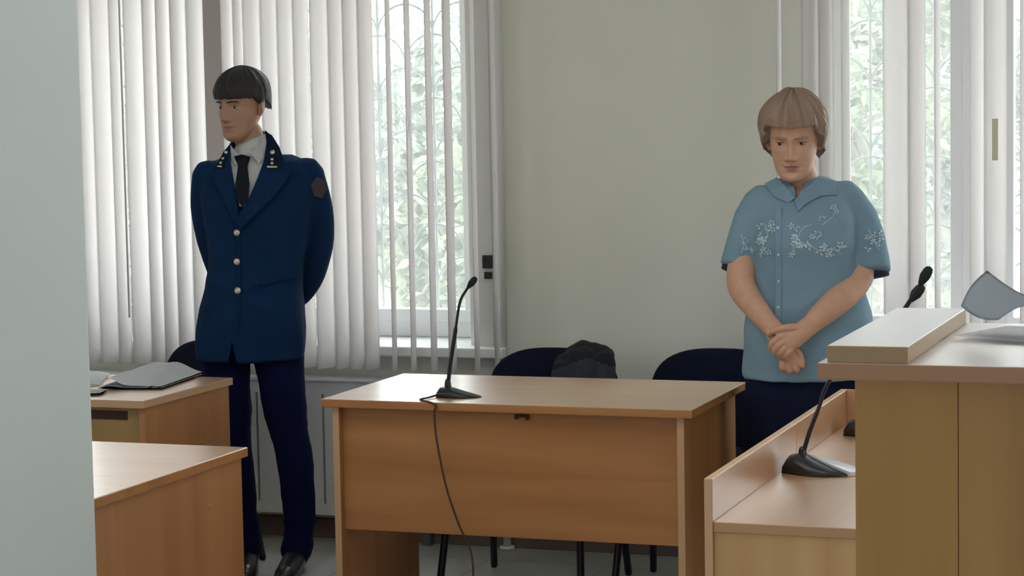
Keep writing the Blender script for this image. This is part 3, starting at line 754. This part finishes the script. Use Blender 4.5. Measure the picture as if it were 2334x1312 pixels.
HEADZ = [(-.119, .008, .064, -.048), (-.116, .022, .078, -.036), (-.109, .034, .0865, -.022), (-.098, .0445, .0895, -.004), (-.084, .0525, .0895, .018), (-.066, .0590, .0895, .042), (-.045, .0640, .0900, .062),
         (-.020, .0685, .0895, .080), (0, .0705, .0885, .091), (.020, .0720, .0905, .099), (.040, .0740, .0920, .104), (.060, .0745, .0885, .104), (.078, .0715, .0790, .098), (.094, .0630, .0650, .084), (.107, .0500, .0480, .066), (.116, .034, .030, .045), (.1205, .018, .014, .025), (.122, .004, .003, .006)]
def head_bm(S, fem=False):
    """head lofted from horizontal sections with the features raised on it; front to -y, eye level at z=0"""
    def at_z(z):
        for p, q in zip(HEADZ, HEADZ[1:]):
            if z <= q[0]:
                t = (z-p[0])/(q[0]-p[0]); return [p[i]+(q[i]-p[i])*t for i in (1, 2, 3)]
        return HEADZ[-1][1:]
    g = lambda x, z, x0, z0, sx, sz: math.exp(-((x-x0)/sx)**2-((z-z0)/sz)**2)
    bm = bmesh.new(); nz, nu = 120, 150; rows = []
    zs = [-.119+.241*.5*(1-math.cos(math.pi*(.02+.96*k/nz))) if k < 12 or k > nz-10 else None for k in range(nz+1)]
    zs = [-.119+.241*k/nz for k in range(nz+1)]
    for z in zs:
        w, f, b = at_z(z); w2, f2, b2 = at_z(max(-.119, z-.006)); w3, f3, b3 = at_z(min(.122, z+.006))
        w, f, b = (w*2+w2+w3)/4, (f*2+f2+f3)/4, (b*2+b2+b3)/4
        row = []; mid = min(.012, (b-f)/2) if b > -.02 else (b-f)/2
        for i in range(nu):
            t = 2*math.pi*i/nu; t += .38*math.sin(t)*-1            # denser towards the face (t=0 front)
            x = math.sin(t)*w; c = math.cos(t)
            y = mid-c*(f+mid) if c > 0 else mid-c*(b-mid)
            if c > 0:
                nh = 0
                if -.052 < z < .020:
                    k_ = (.020-z)/.056
                    nh = (.003+.0215*min(1, k_)**1.15) if z > -.036 else .0245*max(0, 1-((-.036-z)/.013)**2)
                    nh *= math.exp(-(x/(.0068+.0055*min(1, k_)**2))**2)
                d = nh + .0085*(g(x, z, .0125, -.040, .0062, .0065)+g(x, z, -.0125, -.040, .0062, .0065))
                d -= .0105*(g(x, z, .031, .001, .0175, .0115)+g(x, z, -.031, .001, .0175, .0115))
                d += .0035*(g(x, z, .026, .019, .020, .007)+g(x, z, -.026, .019, .020, .007))
                d += .0050*g(x, z, 0, -.0620, .019, .0046)+.0052*g(x, z, 0, -.0725, .016, .0054)-.0038*g(x, z, 0, -.0668, .020, .0018)
                d -= .0022*(g(x, z, .026, -.067, .006, .007)+g(x, z, -.026, -.067, .006, .007))
                d += .0045*g(x, z, 0, -.101, .016, .012)-.0035*g(x, z, 0, -.085, .020, .0055)
                d += .0035*(g(x, z, .044, -.022, .018, .014)+g(x, z, -.044, -.022, .018, .014))
                y -= d*min(1, c*2.2)
            row.append(bm.verts.new(Vector((x, y, z))*S))
        rows.append(row)
    for A, Bq in zip(rows, rows[1:]):
        for i in range(nu):
            fc = bm.faces.new((A[i], A[(i+1) % nu], Bq[(i+1) % nu], Bq[i])); c = fc.calc_center_median()/S
            if c.y < -.07 and abs(c.x) < .0235 and abs(c.z+.0672) < .0078*(1-(c.x/.0235)**2): fc.material_index = 1
    bm.faces.new(rows[0][::-1]); bm.faces.new(rows[-1])
    for k in (-1, 1):
        E = Matrix.Rotation(-.22, 3, 'X') @ Matrix.Rotation(k*.38, 3, 'Z')
        ell(bm, Vector((k*.0735, .010, -.010))*S, Vector((.0075, .0185, .031))*S, E, 18)
        ell(bm, Vector((k*.0805, .013, -.004))*S, Vector((.0040, .0195, .0265))*S, E, 18)
        ell(bm, Vector((k*.071, .004, -.030))*S, Vector((.006, .009, .010))*S, None, 12)
    bmesh.ops.recalc_face_normals(bm, faces=bm.faces[:])
    return bm
def finish_head(bm, S, M, fem=False):
    for k in (-1, 1):
        ec = Vector((k*.031, -.0635, .001))
        ell(bm, ec*S, Vector((.0120, .0120, .0115))*S, None, 18, mi=2)
        ell(bm, (ec+Vector((-.0022, -.0103, -.0010)))*S, Vector((.0052, .0022, .0052))*S, None, 12, mi=3)
        for lo, (z0, z1), rad in ((0, (.0028, .0135), .0131), (1, (-.0135, -.0048), .0128)):
            q = bmesh.ops.create_uvsphere(bm, u_segments=24, v_segments=22, radius=rad)
            dele = [v for v in q['verts'] if not (z0-.0006 <= v.co.z+.10*v.co.x*k*(1 if lo else -1) <= z1)]
            keep = [v for v in q['verts'] if v not in set(dele)]
            for v in keep: v.co = (v.co+ec)*S
            bmesh.ops.delete(bm, geom=dele, context='VERTS')
        tube(bm, [(ec+Vector((k*x*.0131-0, -.0131*math.sqrt(max(0, 1-x*x-.05)), .0026)))*S for x in (-.85, -.5, 0, .5, .85)], .0009*S, 6, mi=3)
        tube(bm, [Vector((k*.013, -.0920, .0185))*S, Vector((k*.028, -.0905, .0205))*S, Vector((k*.040, -.0835, .0205))*S, Vector((k*.050, -.0730, .0165))*S], [.0022*S, .0027*S, .0024*S, .0012*S], 8, mi=4)
    bm.transform(M); return bm
def hair_bm(S, line, grow=.012, top=.012, rough=.004, part=.0):
    """short hair as a shell of locks; line(angle from front) -> height of its lower border"""
    bm = bmesh.new(); nu, nv = 96, 40; rows = []
    H = .088+top; zc = .036
    for j in range(nv+1):
        row = []
        for i in range(nu):
            a = 2*math.pi*i/nu; zl = line(a)+.0016*math.sin(a*17)+.0014*math.sin(a*41+1); t = j/nv
            z = zl+(zc+H-zl)*math.cos(t*math.pi/2)
            rr = math.sqrt(max(0, 1-((z-zc)/H)**2)) if z > zc else 1-.20*((zc-z)/.16)**2
            fr = max(0, math.cos(a))
            g = grow*(1-.55*max(0, (zc-z)/.12)); rx = (.079+g)*rr; ry = (.098+g+.004*fr)*rr
            # locks combed forward from the crown
            n_ = noise.noise(Vector((math.sin(a)*5, math.cos(a)*5, z*16)))*rough*1.6 + noise.noise(Vector((math.sin(a)*16, math.cos(a)*16, z*9+3)))*rough
            n_ += .0035*fr*max(0, 1-abs(z-zl-.02)/.03)
            k = 1+n_/.09
            row.append(bm.verts.new(Vector((math.sin(a)*rx*k, .013-math.cos(a)*ry*k, z+n_*.8))*S))
        rows.append(row)
    for A, Bq in zip(rows, rows[1:]):
        for i in range(nu): bm.faces.new((A[i], A[(i+1) % nu], Bq[(i+1) % nu], Bq[i]))
    bm.faces.new(rows[0][::-1]); c = bm.verts.new(Vector((0, .02, .045))*S)
    for i in range(nu): bm.faces.new((rows[-1][i], rows[-1][(i+1) % nu], c))
    bmesh.ops.recalc_face_normals(bm, faces=bm.faces[:])
    return bm
def finger(bm, pts, r0, r1): 
    P = bez(pts, 4); n = len(P); tube(bm, P, [r0+(r1-r0)*i/(n-1) for i in range(n)], 10)

# ---------------------------------------------------------------- the uniformed man
fm = Fig((onZ(625, 1302, 0).x, onZ(625, 1302, 0).y, 0)); fm.g.z = 0
man = thing('person', 'man in navy uniform jacket and dark tie standing, hands behind back', 'person', fm.g, PSI)
L_ = fm.l
# jacket
bm = bmesh.new()
rings = [fm.ring(818, 447, 694, .135, .0, 2.5), fm.ring(800, 446, 695, .136, .0, 2.5), fm.ring(745, 448, 697, .138, .0, 2.5), fm.ring(700, 457, 694, .134, .0, 2.4),
         fm.ring(655, 468, 690, .125, .0, 2.4), fm.ring(600, 476, 692, .118, .005, 2.4), fm.ring(540, 474, 704, .122, .008, 2.4), fm.ring(470, 462, 716, .128, .008, 2.4),
         fm.ring(420, 458, 722, .124, 0, 2.3), fm.ring(390, 462, 716, .112, -.008, 2.2), fm.ring(368, 476, 700, .092, -.018, 2.1), fm.ring(353, 512, 664, .064, -.042, 2.0)]
loft(bm, rings, 40)
tube(bm, bez([L_(700, 398, -.01), L_(722, 470, -.03), L_(724, 560, -.07), L_(695, 655, -.13), L_(630, 705, -.185)], 5), [.062, .061, .060, .059, .058, .058, .058, .058, .057, .057, .056, .054, .052, .050, .048, .046, .044, .042, .040, .038, .037], 18)
tube(bm, bez([L_(474, 400, -.01), L_(468, 470, -.03), L_(486, 565, -.07), L_(520, 655, -.13), L_(590, 705, -.185)], 5), [.056, .055, .054, .053, .052, .052, .051, .051, .050, .050, .049, .048, .046, .045, .044, .043, .041, .040, .039, .038, .037], 18)
tube(bm, bez([L_(606, 384, .086), L_(622, 356, .055), L_(618, 326, .0), L_(598, 308, -.07), L_(570, 306, -.105), L_(543, 318, -.075), L_(523, 344, -.005), L_(510, 366, .045), L_(508, 386, .078)], 5), .0165, 12)
bm = remesh(bm, .007, 5)
def mwr(c): return .4+.9*max(0, min(1, (1.15-c.z)/.3))
wrinkle(bm, .007, (9, 9, 5), 1, mwr)
# pulled folds around the lowest button
bt_ = L_(542, 662)
for v in bm.verts:
    if v.co.y < -.02:
        dx, dzv = v.co.x-bt_.x, v.co.z-bt_.z
        for (ang, amp) in ((math.radians(22), .010), (math.radians(158), .010), (math.radians(-28), .009), (math.radians(205), .010)):
            u_ = dx*math.cos(ang)+dzv*math.sin(ang); q_ = -dx*math.sin(ang)+dzv*math.cos(ang)
            if u_ > 0: v.co.y -= amp*math.exp(-(q_/.018)**2)*math.exp(-((u_-.10)/.08)**2)
# front vent below the last button
v0 = L_(540, 768)
for sg in (-1, 1):
    n_ = Vector((sg, 0, .20)).normalized()
    g = [f for f in bm.faces if f.calc_center_median().y < 0 and f.calc_center_median().z < v0.z+.01 and abs(f.calc_center_median().x-v0.x) < .05]
    g = g+list({e for f in g for e in f.edges})+list({v for f in g for v in f.verts})
    bmesh.ops.bisect_plane(bm, geom=g, plane_co=v0, plane_no=n_, dist=1e-5)
dele = [f for f in bm.faces if f.calc_center_median().y < -.02 and f.calc_center_median().z < v0.z and abs(f.calc_center_median().x-v0.x) < (v0.z-f.calc_center_median().z)*.20]
bmesh.ops.delete(bm, geom=dele, context='FACES')
fm.toW(bm)
jk = obj('jacket', bm, NAVY, man, True)
jb = bvh_of(jk)
# trousers
bm = bmesh.new()
loft(bm, [fm.ring(822, 480, 680, .10, 0, 2.2), fm.ring(800, 460, 686, .115, 0, 2.3), fm.ring(730, 468, 684, .112), fm.ring(640, 480, 680, .1)], 32)
def leg(c):
    P = [L_(x, y, d) for x, y, d, r in c]; tube(bm, P, [r for *_, r in c], 20)
leg([(636, 815, 0, .090), (642, 870, .005, .082), (650, 940, .012, .078), (662, 1000, .015, .068), (672, 1050, .012, .064), (679, 1110, .0, .062), (682, 1170, -.01, .058), (680, 1215, -.012, .058), (676, 1245, -.008, .056), (674, 1262, .0, .050)])
leg([(512, 815, -.01, .088), (520, 870, -.01, .078), (527, 940, -.005, .074), (530, 1000, .0, .066), (538, 1050, -.005, .062), (546, 1110, -.01, .060), (552, 1170, -.02, .057), (555, 1225, -.02, .055), (556, 1258, -.01, .050)])
bm = remesh(bm, .008, 4)
zk = L_(680, 1200).z
wrinkle(bm, .008, (8, 8, 16), 5, lambda c: .35+1.3*math.exp(-((c.z-.13)/.10)**2)+.5*math.exp(-((c.z-.48)/.08)**2))
fm.toW(bm); obj('trousers', bm, NAVYT, man, True)
# shoes
for (hx, hy, tx, ty, hd, td) in ((678, 1292, 648, 1335, -.03, .18), (566, 1290, 560, 1325, -.06, .14)):
    h = L_(hx, hy, 0); h = Vector((L_(hx, 1285, hd).x, -hd, 0)); t = Vector((L_(tx, 1300, td).x, -td, 0)); d = (t-h)
    bm = bmesh.new()
    q = bez([h+d*k+Vector((0, 0, z_)) for k, z_ in ((-.10, .040), (.15, .046), (.40, .040), (.70, .028), (.98, .020), (1.12, .018))], 6)
    tube(bm, q, [.036, .042, .041, .040, .038, .027], 18)
    tube(bm, bez([h+d*.42+Vector((0, 0, .025)), h+d*.75+Vector((0, 0, .016)), h+d*1.08+Vector((0, 0, .014))], 5), [.040, .043, .030], 16, flat=.6, ref=(0, 0, 1))
    tube(bm, [h+d*.08+Vector((0, 0, .05)), h+d*.02+Vector((0, 0, .115))], [.038, .040], 16)
    bm = remesh(bm, .005, 4)
    for v in bm.verts: v.co.z = max(v.co.z, .002)
    fm.toW(bm); obj('shoe', bm, SHOE, man, True)
# head
hc = L_(548, 241, .0); S = 1.03
HM = Matrix.Translation((hc.x+.004, hc.y+.015, hc.z+.004)) @ Matrix.Rotation(math.radians(-33), 4, 'Z') @ Matrix.Rotation(math.radians(7), 4, 'X')
hb = finish_head(head_bm(S), S, HM)
# rest of the body under the clothes, with hands clasped behind
bm = bmesh.new()
nk = [L_(563, 300, -.03), L_(575, 340, -.035), L_(580, 380, -.03)]
tube(bm, nk, [.053, .054, .07], 20)
loft(bm, [fm.ring(800, 470, 660, .08), fm.ring(600, 500, 665, .085), fm.ring(450, 490, 690, .09), fm.ring(385, 500, 680, .07), fm.ring(355, 540, 630, .05, -.03)], 24)
for sx, P in ((1, [L_(696, 402, -.01), L_(722, 560, -.07), L_(640, 702, -.18), L_(600, 722, -.20)]), (-1, [L_(480, 402, -.01), L_(486, 565, -.07), L_(580, 702, -.18), L_(612, 728, -.21)])):
    tube(bm, P, [.04, .034, .026, .022], 12)
for hx, hy, hz, sg in ((602, 728, -.205, -1), (612, 742, -.235, 1)):
    c = L_(hx, hy, hz); ell(bm, c, (.04, .018, .038))
    for k in range(4): finger(bm, [c+Vector((sg*(.012), .0, .026-k*.017)), c+Vector((sg*.055, .004, .020-k*.016)), c+Vector((sg*.075, -.012, .010-k*.014))], .0095, .0075)
    finger(bm, [c+Vector((-sg*.01, -.0, .03)), c+Vector((sg*.02, .01, .052)), c+Vector((sg*.045, .012, .050))], .011, .0085)
for P in ([L_(632, 820), L_(662, 1000, .015), L_(676, 1250, -.01), L_(672, 1275, .01)], [L_(515, 820), L_(530, 1000), L_(556, 1240, -.02), L_(560, 1270, 0)]): tube(bm, P, [.06, .045, .032, .03], 12)
bm = remesh(bm, .005, 3)
me = bpy.data.meshes.new('tmp'); hb.to_mesh(me); hb.free(); bm.from_mesh(me); bpy.data.meshes.remove(me)
fm.toW(bm); body = obj('body', bm, [SKIN, LIP, EYEW, IRIS, HAIRD], man, True)
# hair: straight fringe, short sides
def hl(a):
    f = math.cos(a)
    if f > .45: return .030-.004*(1-f)
    if f > .05: return .028-.036*(.45-f)/.4          # falls to the sideburn
    if f > -.25: return .012                          # over the ear
    return .002-.030*min(1, (-.25-f)/.5)
bm = hair_bm(S, hl, .009, .007, .0030); bm.transform(HM); fm.toW(bm); obj('hair', bm, HAIRD, man, True)
# shirt collar and shirt front, tie, lapels
SH = [(527, 346), (548, 352), (575, 352), (604, 342), (606, 372), (590, 405), (562, 470), (546, 470), (533, 410), (526, 372)]
drape('shirt_front', SH, jb, .004, .004, SHIRT, man, 6)
bm = bmesh.new()
cl = [((523, 335), (532, 362)), ((528, 348), (541, 356)), ((552, 353), (558, 358))]
def strip(name, A, Bq, d, m, th=.006, ds=None):
    """band between two pixel polylines at given depths"""
    bm = bmesh.new(); n = len(A); V = []
    for k in range(n):
        dd = d[k]; V.append([bm.verts.new(fm.w(*A[k], dd)), bm.verts.new(fm.w(*Bq[k], dd+.006))])
    for a, b in zip(V, V[1:]): bm.faces.new((a[0], b[0], b[1], a[1]))
    bmesh.ops.subdivide_edges(bm, edges=bm.edges[:], cuts=2, use_grid_fill=True)
    bmesh.ops.solidify(bm, geom=bm.faces[:], thickness=th); bmesh.ops.recalc_face_normals(bm, faces=bm.faces[:])
    return obj(name, bm, m, man, False)
bm = loft(bmesh.new(), [(*L_(570, 345, -.028).xy, L_(570, 360).z, .068, .070, 2), (*L_(570, 345, -.03).xy, L_(570, 348).z, .061, .063, 2, .006), (*L_(570, 335, -.035).xy, L_(570, 333).z, .059, .060, 2, .012), (*L_(571, 322, -.04).xy, L_(571, 320).z, .056, .060, 2, .022)], 32)
fm.toW(bm); obj('shirt_collar', bm, SHIRT, man, True)
drape('collar_point', [(525, 330), (538, 346), (549, 358), (541, 378), (533, 372), (527, 356)], jb, .020, .004, SHIRT, man, 5)
drape('collar_point', [(604, 304), (608, 325), (601, 362), (590, 373), (571, 350), (585, 333)], jb, .020, .004, SHIRT, man, 5)
drape('tie', [(534, 356), (552, 352), (571, 357), (564, 378), (569, 420), (566, 455), (554, 472), (540, 455), (537, 420), (543, 378)], jb, .022, .008, TIE, man, 5)
drape('lapel', [(604, 296), (622, 312), (640, 345), (664, 395), (632, 440), (590, 482), (546, 525), (540, 500), (566, 456), (588, 404), (603, 362), (608, 325)], jb, .016, .006, NAVY, jk, 7)
drape('lapel', [(524, 330), (510, 345), (492, 385), (480, 398), (498, 430), (520, 480), (545, 525), (541, 465), (534, 420), (526, 370)], jb, .014, .006, NAVY, jk, 7)
col_r = drape('collar', [(604, 298), (620, 308), (637, 335), (644, 356), (636, 386), (610, 386), (607, 350), (608, 322)], jb, .024, .004, NAVYD, jk, 6, label='dark collar flap with small metal badges')
col_l = drape('collar', [(524, 332), (513, 342), (495, 372), (492, 382), (508, 382), (519, 358), (525, 345)], jb, .022, .004, NAVYD, jk, 6)
def stud(name, x, y, r, off, m, bv=jb, parent=man, sq=1.0, n=16):
    h, nn = hit(bv, x, y)
    if h is None: return
    p = h+nn*off*.5-CF*off*.5; bm = bmesh.new(); ell(bm, (0, 0, 0), (r, r*sq, r*.45), None, n)
    q = (nn*.6-CF*.4).normalized().to_track_quat('Z', 'Y').to_matrix().to_4x4(); bm.transform(Matrix.Translation(p) @ q)
    return obj(name, bm, m, parent, True)
for x, y in ((541, 530), (541, 596), (543, 662)): stud('button', x, y, .0125, .006, BRASS, jb, jk)
br, bl_ = bvh_of(col_r), bvh_of(col_l)
for x, y, r_, bv_, pr_ in ((621, 347, .009, br, col_r), (620, 363, .0055, br, col_r), (620, 372, .0055, br, col_r), (515, 347, .007, bl_, col_l), (508, 361, .0055, bl_, col_l), (503, 371, .0055, bl_, col_l)): stud('badge', x, y, r_, .001, BRASS, bv_, pr_)
drape('badge_bar', [(609, 378), (631, 378), (632, 382), (609, 382)], br, .003, .0015, BRASS, col_r, 5)
drape('badge_bar', [(496, 377), (506, 378), (505, 381), (495, 380)], bl_, .003, .0015, BRASS, col_l, 5)
drape('sleeve_badge', [(708, 420), (724, 402), (740, 412), (744, 434), (734, 452), (716, 446)], jb, .004, .002, PATCH, jk, 6)
# pocket flaps
drape('pocket_flap', [(590, 630), (664, 616), (668, 634), (596, 650)], jb, .004, .003, NAVY, jk, 7)
drape('front_edge', [(541, 526), (546, 526), (547, 600), (548, 668), (543, 760), (539, 760), (543, 668), (541, 600)], jb, .003, .003, NAVY, jk, 6)

# ---------------------------------------------------------------- the woman in the blue blouse
fw = Fig((onY(1832, 620, 6.50).x, 6.50, 0))
wom = thing('person', 'woman in pale blue embroidered blouse standing with clasped hands', 'person', fw.g, PSI)
L_ = fw.l
bm = bmesh.new()
rings = [fw.ring(858, 1692, 1975, .155, .02, 2.4), fw.ring(845, 1692, 1975, .157, .02, 2.4), fw.ring(780, 1697, 1982, .162, .025, 2.4), fw.ring(720, 1702, 1982, .150, .02, 2.3), fw.ring(660, 1708, 1966, .142, .02, 2.3),
         fw.ring(600, 1710, 1950, .142, .028, 2.3), fw.ring(555, 1706, 1948, .148, .033, 2.3), fw.ring(505, 1708, 1950, .142, .02, 2.2), fw.ring(465, 1712, 1952, .118, .0, 2.2), fw.ring(435, 1728, 1935, .098, -.012, 2.1),
         fw.ring(415, 1760, 1910, .080, -.02, 2), fw.ring(402, 1785, 1885, .065, -.025, 2)]
loft(bm, rings, 40)
tube(bm, [L_(1738, 462, 0), L_(1718, 500, .0), L_(1702, 545, .005), L_(1686, 594, .016), L_(1680, 612, .022)], [.058, .062, .060, .056, .055], 20, cap='start')
tube(bm, [L_(1925, 455, 0), L_(1950, 500, .0), L_(1968, 550, .01), L_(1975, 600, .03), L_(1977, 622, .04)], [.062, .070, .071, .072, .073], 24, cap='start')
bm = remesh(bm, .008, 5)
wrinkle(bm, .008, (7, 7, 7), 9, lambda c: .5+.8*max(0, min(1, (1.15-c.z)/.2)))
fw.toW(bm); bl = obj('blouse', bm, BLOUSE, wom, True); bb = bvh_of(bl)
# dark cuff linings just inside the sleeves
for P, r, d in (((L_(1684, 594, .000), L_(1675, 621, .006)), .050, 1), ((L_(1979, 604, .015), L_(1984, 634, .022)), .064, 1)):
    bm = tube(bmesh.new(), P, [r-.002, r-.006], 24, cap=False); fw.toW(bm); obj('cuff_lining', bm, BLOUSED, wom, True)
# skirt
bm = loft(bmesh.new(), [fw.ring(840, 1702, 1965, .14, .01), fw.ring(900, 1694, 1970, .155, .01), fw.ring(1010, 1694, 1962, .155, .0), fw.ring(1180, 1692, 1955, .15, -.0)], 36)
bm = remesh(bm, .010, 3); wrinkle(bm, .012, (14, 14, 2), 4); fw.toW(bm); obj('skirt', bm, SKIRT, wom, True)
# body: neck, arms, hands, legs
bm = bmesh.new()
tube(bm, [L_(1815, 380, .01), L_(1822, 410, -.01), L_(1825, 450, -.01)], [.055, .058, .08], 20)
loft(bm, [fw.ring(840, 1725, 1945, .10), fw.ring(600, 1740, 1920, .1, .02), fw.ring(460, 1740, 1925, .09), fw.ring(425, 1780, 1890, .06, -.02)], 24)
# arms
tube(bm, bez([L_(1738, 465, 0), L_(1704, 560, .008), L_(1691, 622, .045), L_(1692, 655, .07), L_(1712, 688, .11), L_(1744, 728, .175), L_(1768, 757, .205)], 4), [.044, .044, .044, .045, .0465, .0475, .0475, .047, .046, .045, .044, .043, .042, .040, .038, .036, .034, .031, .029, .027, .024], 18)
tube(bm, bez([L_(1930, 465, 0), L_(1960, 555, .015), L_(1958, 615, .052), L_(1944, 648, .085), L_(1905, 688, .155), L_(1864, 724, .205), L_(1840, 745, .224)], 4), [.048, .046, .045, .045, .045, .046, .047, .048, .049, .049, .049, .048, .048, .047, .046, .045, .043, .041, .039, .037, .035, .032, .029, .025, .019], 18)
for P in ([L_(1770, 870), L_(1770, 1100), L_(1770, 1400, -.02)], [L_(1880, 870), L_(1880, 1100), L_(1880, 1400, -.02)]): tube(bm, P, [.085, .06, .035], 14)
bm = remesh(bm, .0055, 3)
hnd = bmesh.new()
# lower hand (image-left arm): back of hand downwards right, fingers curled under
tube(hnd, [L_(1752, 738, .188), L_(1764, 750, 0.204), L_(1774, 772, 0.204), L_(1790, 800, 0.202), L_(1805, 822, 0.200)], [.030, .030, .031, .032, .030], 16, flat=.78, ref=(0, 1, 0))
for k, (x0, y0, x1, y1, x2, y2) in enumerate(((1784, 815, 1783, 838, 1796, 842), (1796, 822, 1798, 845, 1808, 842), (1808, 824, 1814, 843, 1820, 836), (1818, 818, 1828, 833, 1828, 824))):
    finger(hnd, [L_(x0, y0, 0.210), L_(x1, y1, 0.208), L_(x2, y2, 0.182)], .0105, .0085)
finger(hnd, [L_(1806, 790, 0.208), L_(1822, 806, 0.214), L_(1829, 826, 0.210)], .0105, .0085)
# upper hand (image-right arm) laid over it
tube(hnd, [L_(1866, 726, .206), L_(1843, 743, 0.227), L_(1826, 757, 0.234), L_(1804, 774, 0.238)], [.031, .030, .031, .033], 16, flat=.72, ref=(0, 1, 0))
for pts in (((1806, 757), (1776, 768), (1758, 784), (1757, 795)), ((1802, 768), (1778, 783), (1766, 798), (1769, 808)), ((1803, 779), (1787, 794), (1778, 806), (1782, 815)), ((1809, 787), (1798, 802), (1790, 812), (1793, 819))):
    finger(hnd, [L_(*pts[0], 0.240), L_(*pts[1], 0.244), L_(*pts[2], 0.234), L_(*pts[3], 0.218)], .0105, .0082)
finger(hnd, [L_(1830, 746, 0.240), L_(1796, 746, 0.248), L_(1768, 752, 0.238), L_(1752, 760, 0.222)], .0125, .0095)
hnd = remesh(hnd, .0026, 2)
for b_, in ((hnd,),):
    me = bpy.data.meshes.new('tmp'); b_.to_mesh(me); b_.free(); bm.from_mesh(me); bpy.data.meshes.remove(me)
hc = L_(1810, 312, .03); S = 1.05
HM = Matrix.Translation((hc.x, hc.y, hc.z)) @ Matrix.Rotation(math.radians(-14), 4, 'Z') @ Matrix.Rotation(math.radians(14), 4, 'X')
hb = finish_head(head_bm(S, True), S, HM, True)
me = bpy.data.meshes.new('tmp'); hb.to_mesh(me); hb.free(); bm.from_mesh(me); bpy.data.meshes.remove(me)
fw.toW(bm); obj('body', bm, [SKINW, LIP, EYEW, IRIS, HAIRL], wom, True)
def hlw(a):
    f = math.cos(a)
    if f > .70: return .052
    if f > .30: return .052-.075*(.70-f)/.40
    return -.025-.050*min(1, (.30-f)/.8)
bm = hair_bm(S, hlw, .018, .014, .007); bm.transform(HM); fw.toW(bm); obj('hair', bm, HAIRL, wom, True)
# shoes
for x in (1770, 1880):
    p = L_(x, 1400, 0); bm = bmesh.new()
    for k, w_, hh in ((0, .032, .07), (.25, .034, .06), (.6, .040, .045), (.9, .036, .035)): ell(bm, (p.x, .03-k*.2, hh*.5), (w_, .05, hh*.52))
    bm = remesh(bm, .007, 3)
    for v in bm.verts: v.co.z = max(v.co.z, .002)
    fw.toW(bm); obj('shoe', bm, SHOE, wom, True)
# blouse collar, placket, buttons, embroidery, sleeve hems
drape('collar', [(1742, 418), (1770, 404), (1800, 436), (1812, 452), (1795, 462), (1765, 448)], bb, .006, .004, BLOUSE, bl, 7)
drape('collar', [(1812, 456), (1826, 436), (1868, 404), (1900, 412), (1908, 444), (1870, 446), (1836, 464), (1818, 482)], bb, .006, .005, BLOUSE, bl, 7)
drape('placket', [(1767, 470), (1781, 470), (1781, 700), (1779, 735), (1765, 735), (1767, 700)], bb, .003, .002, BLOUSE, bl, 9)
for y in (520, 580, 640, 700): stud('button', 1774, y, .0055, .006, FLOWER, bb, bl)
0 and drape('sleeve_hem', [(1927, 585), (1975, 592), (2018, 586), (2021, 592), (1975, 598), (1927, 591)], bb, .003, .0015, BLOUSE, bl, 7)
me = bl.data; bmn = bmesh.new(); bmn.from_mesh(me); Wb = wmat(bl)
tri = [Vector((1793, 385)), Vector((1816, 452)), Vector((1856, 385))]
def inpx(p):
    d = p-CC; z = d.dot(CF); q = Vector((1167+FPX*d.dot(CR)/z, 656-FPX*d.dot(CU)/z))
    return geometry.intersect_point_tri_2d(q, *tri)
bmesh.ops.delete(bmn, geom=[f for f in bmn.faces if f.calc_center_median().y < .03 and inpx(Wb @ f.calc_center_median())], context='FACES')
bmn.to_mesh(me); bmn.free()
def petal_cluster(cx, cy, n, spread, rr):
    out = []
    for _ in range(n):
        x, y = cx+random.gauss(0, spread), cy+random.gauss(0, spread*.8); a0 = random.random()*6.28
        for k in range(5):
            a = a0+k*1.257; L1 = rr*random.uniform(.8, 1.2)
            if random.random() < .75:
                c_, s_ = math.cos(a), math.sin(a)
                out.append([(x+c_*1.2-s_*0, y+s_*1.2), (x+c_*L1*.6-s_*L1*.28, y+s_*L1*.6+c_*L1*.28), (x+c_*L1, y+s_*L1), (x+c_*L1*.6+s_*L1*.28, y+s_*L1*.6-c_*L1*.28)])
    return out
sprays = [
 ([(1752, 520, 4, 8, 9), (1745, 548, 4, 10, 9), (1738, 565, 2, 6, 8), (1742, 577, 2, 4, 7), (1712, 575, 2, 5, 7)], ((1742, 510), (1750, 535), (1740, 560), (1748, 580))),
 ([(1818, 520, 3, 6, 8), (1812, 548, 4, 8, 9), (1822, 556, 3, 6, 9), (1808, 574, 2, 4, 8), (1842, 557, 2, 5, 9)], ((1806, 575), (1815, 548), (1830, 520), (1850, 512))),
 ([(1862, 535, 4, 10, 8), (1875, 565, 4, 8, 9), (1890, 575, 3, 8, 9), (1912, 568, 4, 8, 9)], ((1845, 558), (1870, 572), (1895, 568), (1918, 578))),
 ([(1902, 480, 2, 7, 7), (1872, 505, 2, 7, 7)], ((1905, 465), (1900, 490), (1875, 512))),
 ([(1985, 535, 4, 10, 8), (1998, 560, 3, 8, 8)], ((1980, 520), (1990, 545), (2003, 568))),
 ([(1693, 560, 2, 6, 7), (1698, 545, 2, 6, 7)], ((1690, 535), (1696, 555), (1690, 575)))]
for cls, cur in sprays:
    bm = bmesh.new()
    pts = [p for p in (hit(bb, q.x, q.y)[0] for q in bez([Vector((*c, 0)) for c in cur], 6)) if p is not None]
    if len(pts) > 3: tube(bm, pts, .0013, 5)
    nf = []
    for c in cls:
        for q in petal_cluster(*c):
            V = []
            for p in q:
                h, nn = hit(bb, *p)
                if h is None: break
                V.append(h+nn*.002)
            if len(V) == 4 and max((a-b).length for a in V for b in V) < .03: nf.append(bm.faces.new([bm.verts.new(p) for p in V]))
    for f in nf:
        f.normal_update()
        if f.normal.dot(CF) > 0: f.normal_flip()
    g = bmesh.ops.extrude_face_region(bm, geom=nf)
    for v in [q for q in g['geom'] if isinstance(q, bmesh.types.BMVert)]: v.co -= CF*.0004
    tag(obj('embroidered_spray', bm, FLOWER, bl), kind=None)
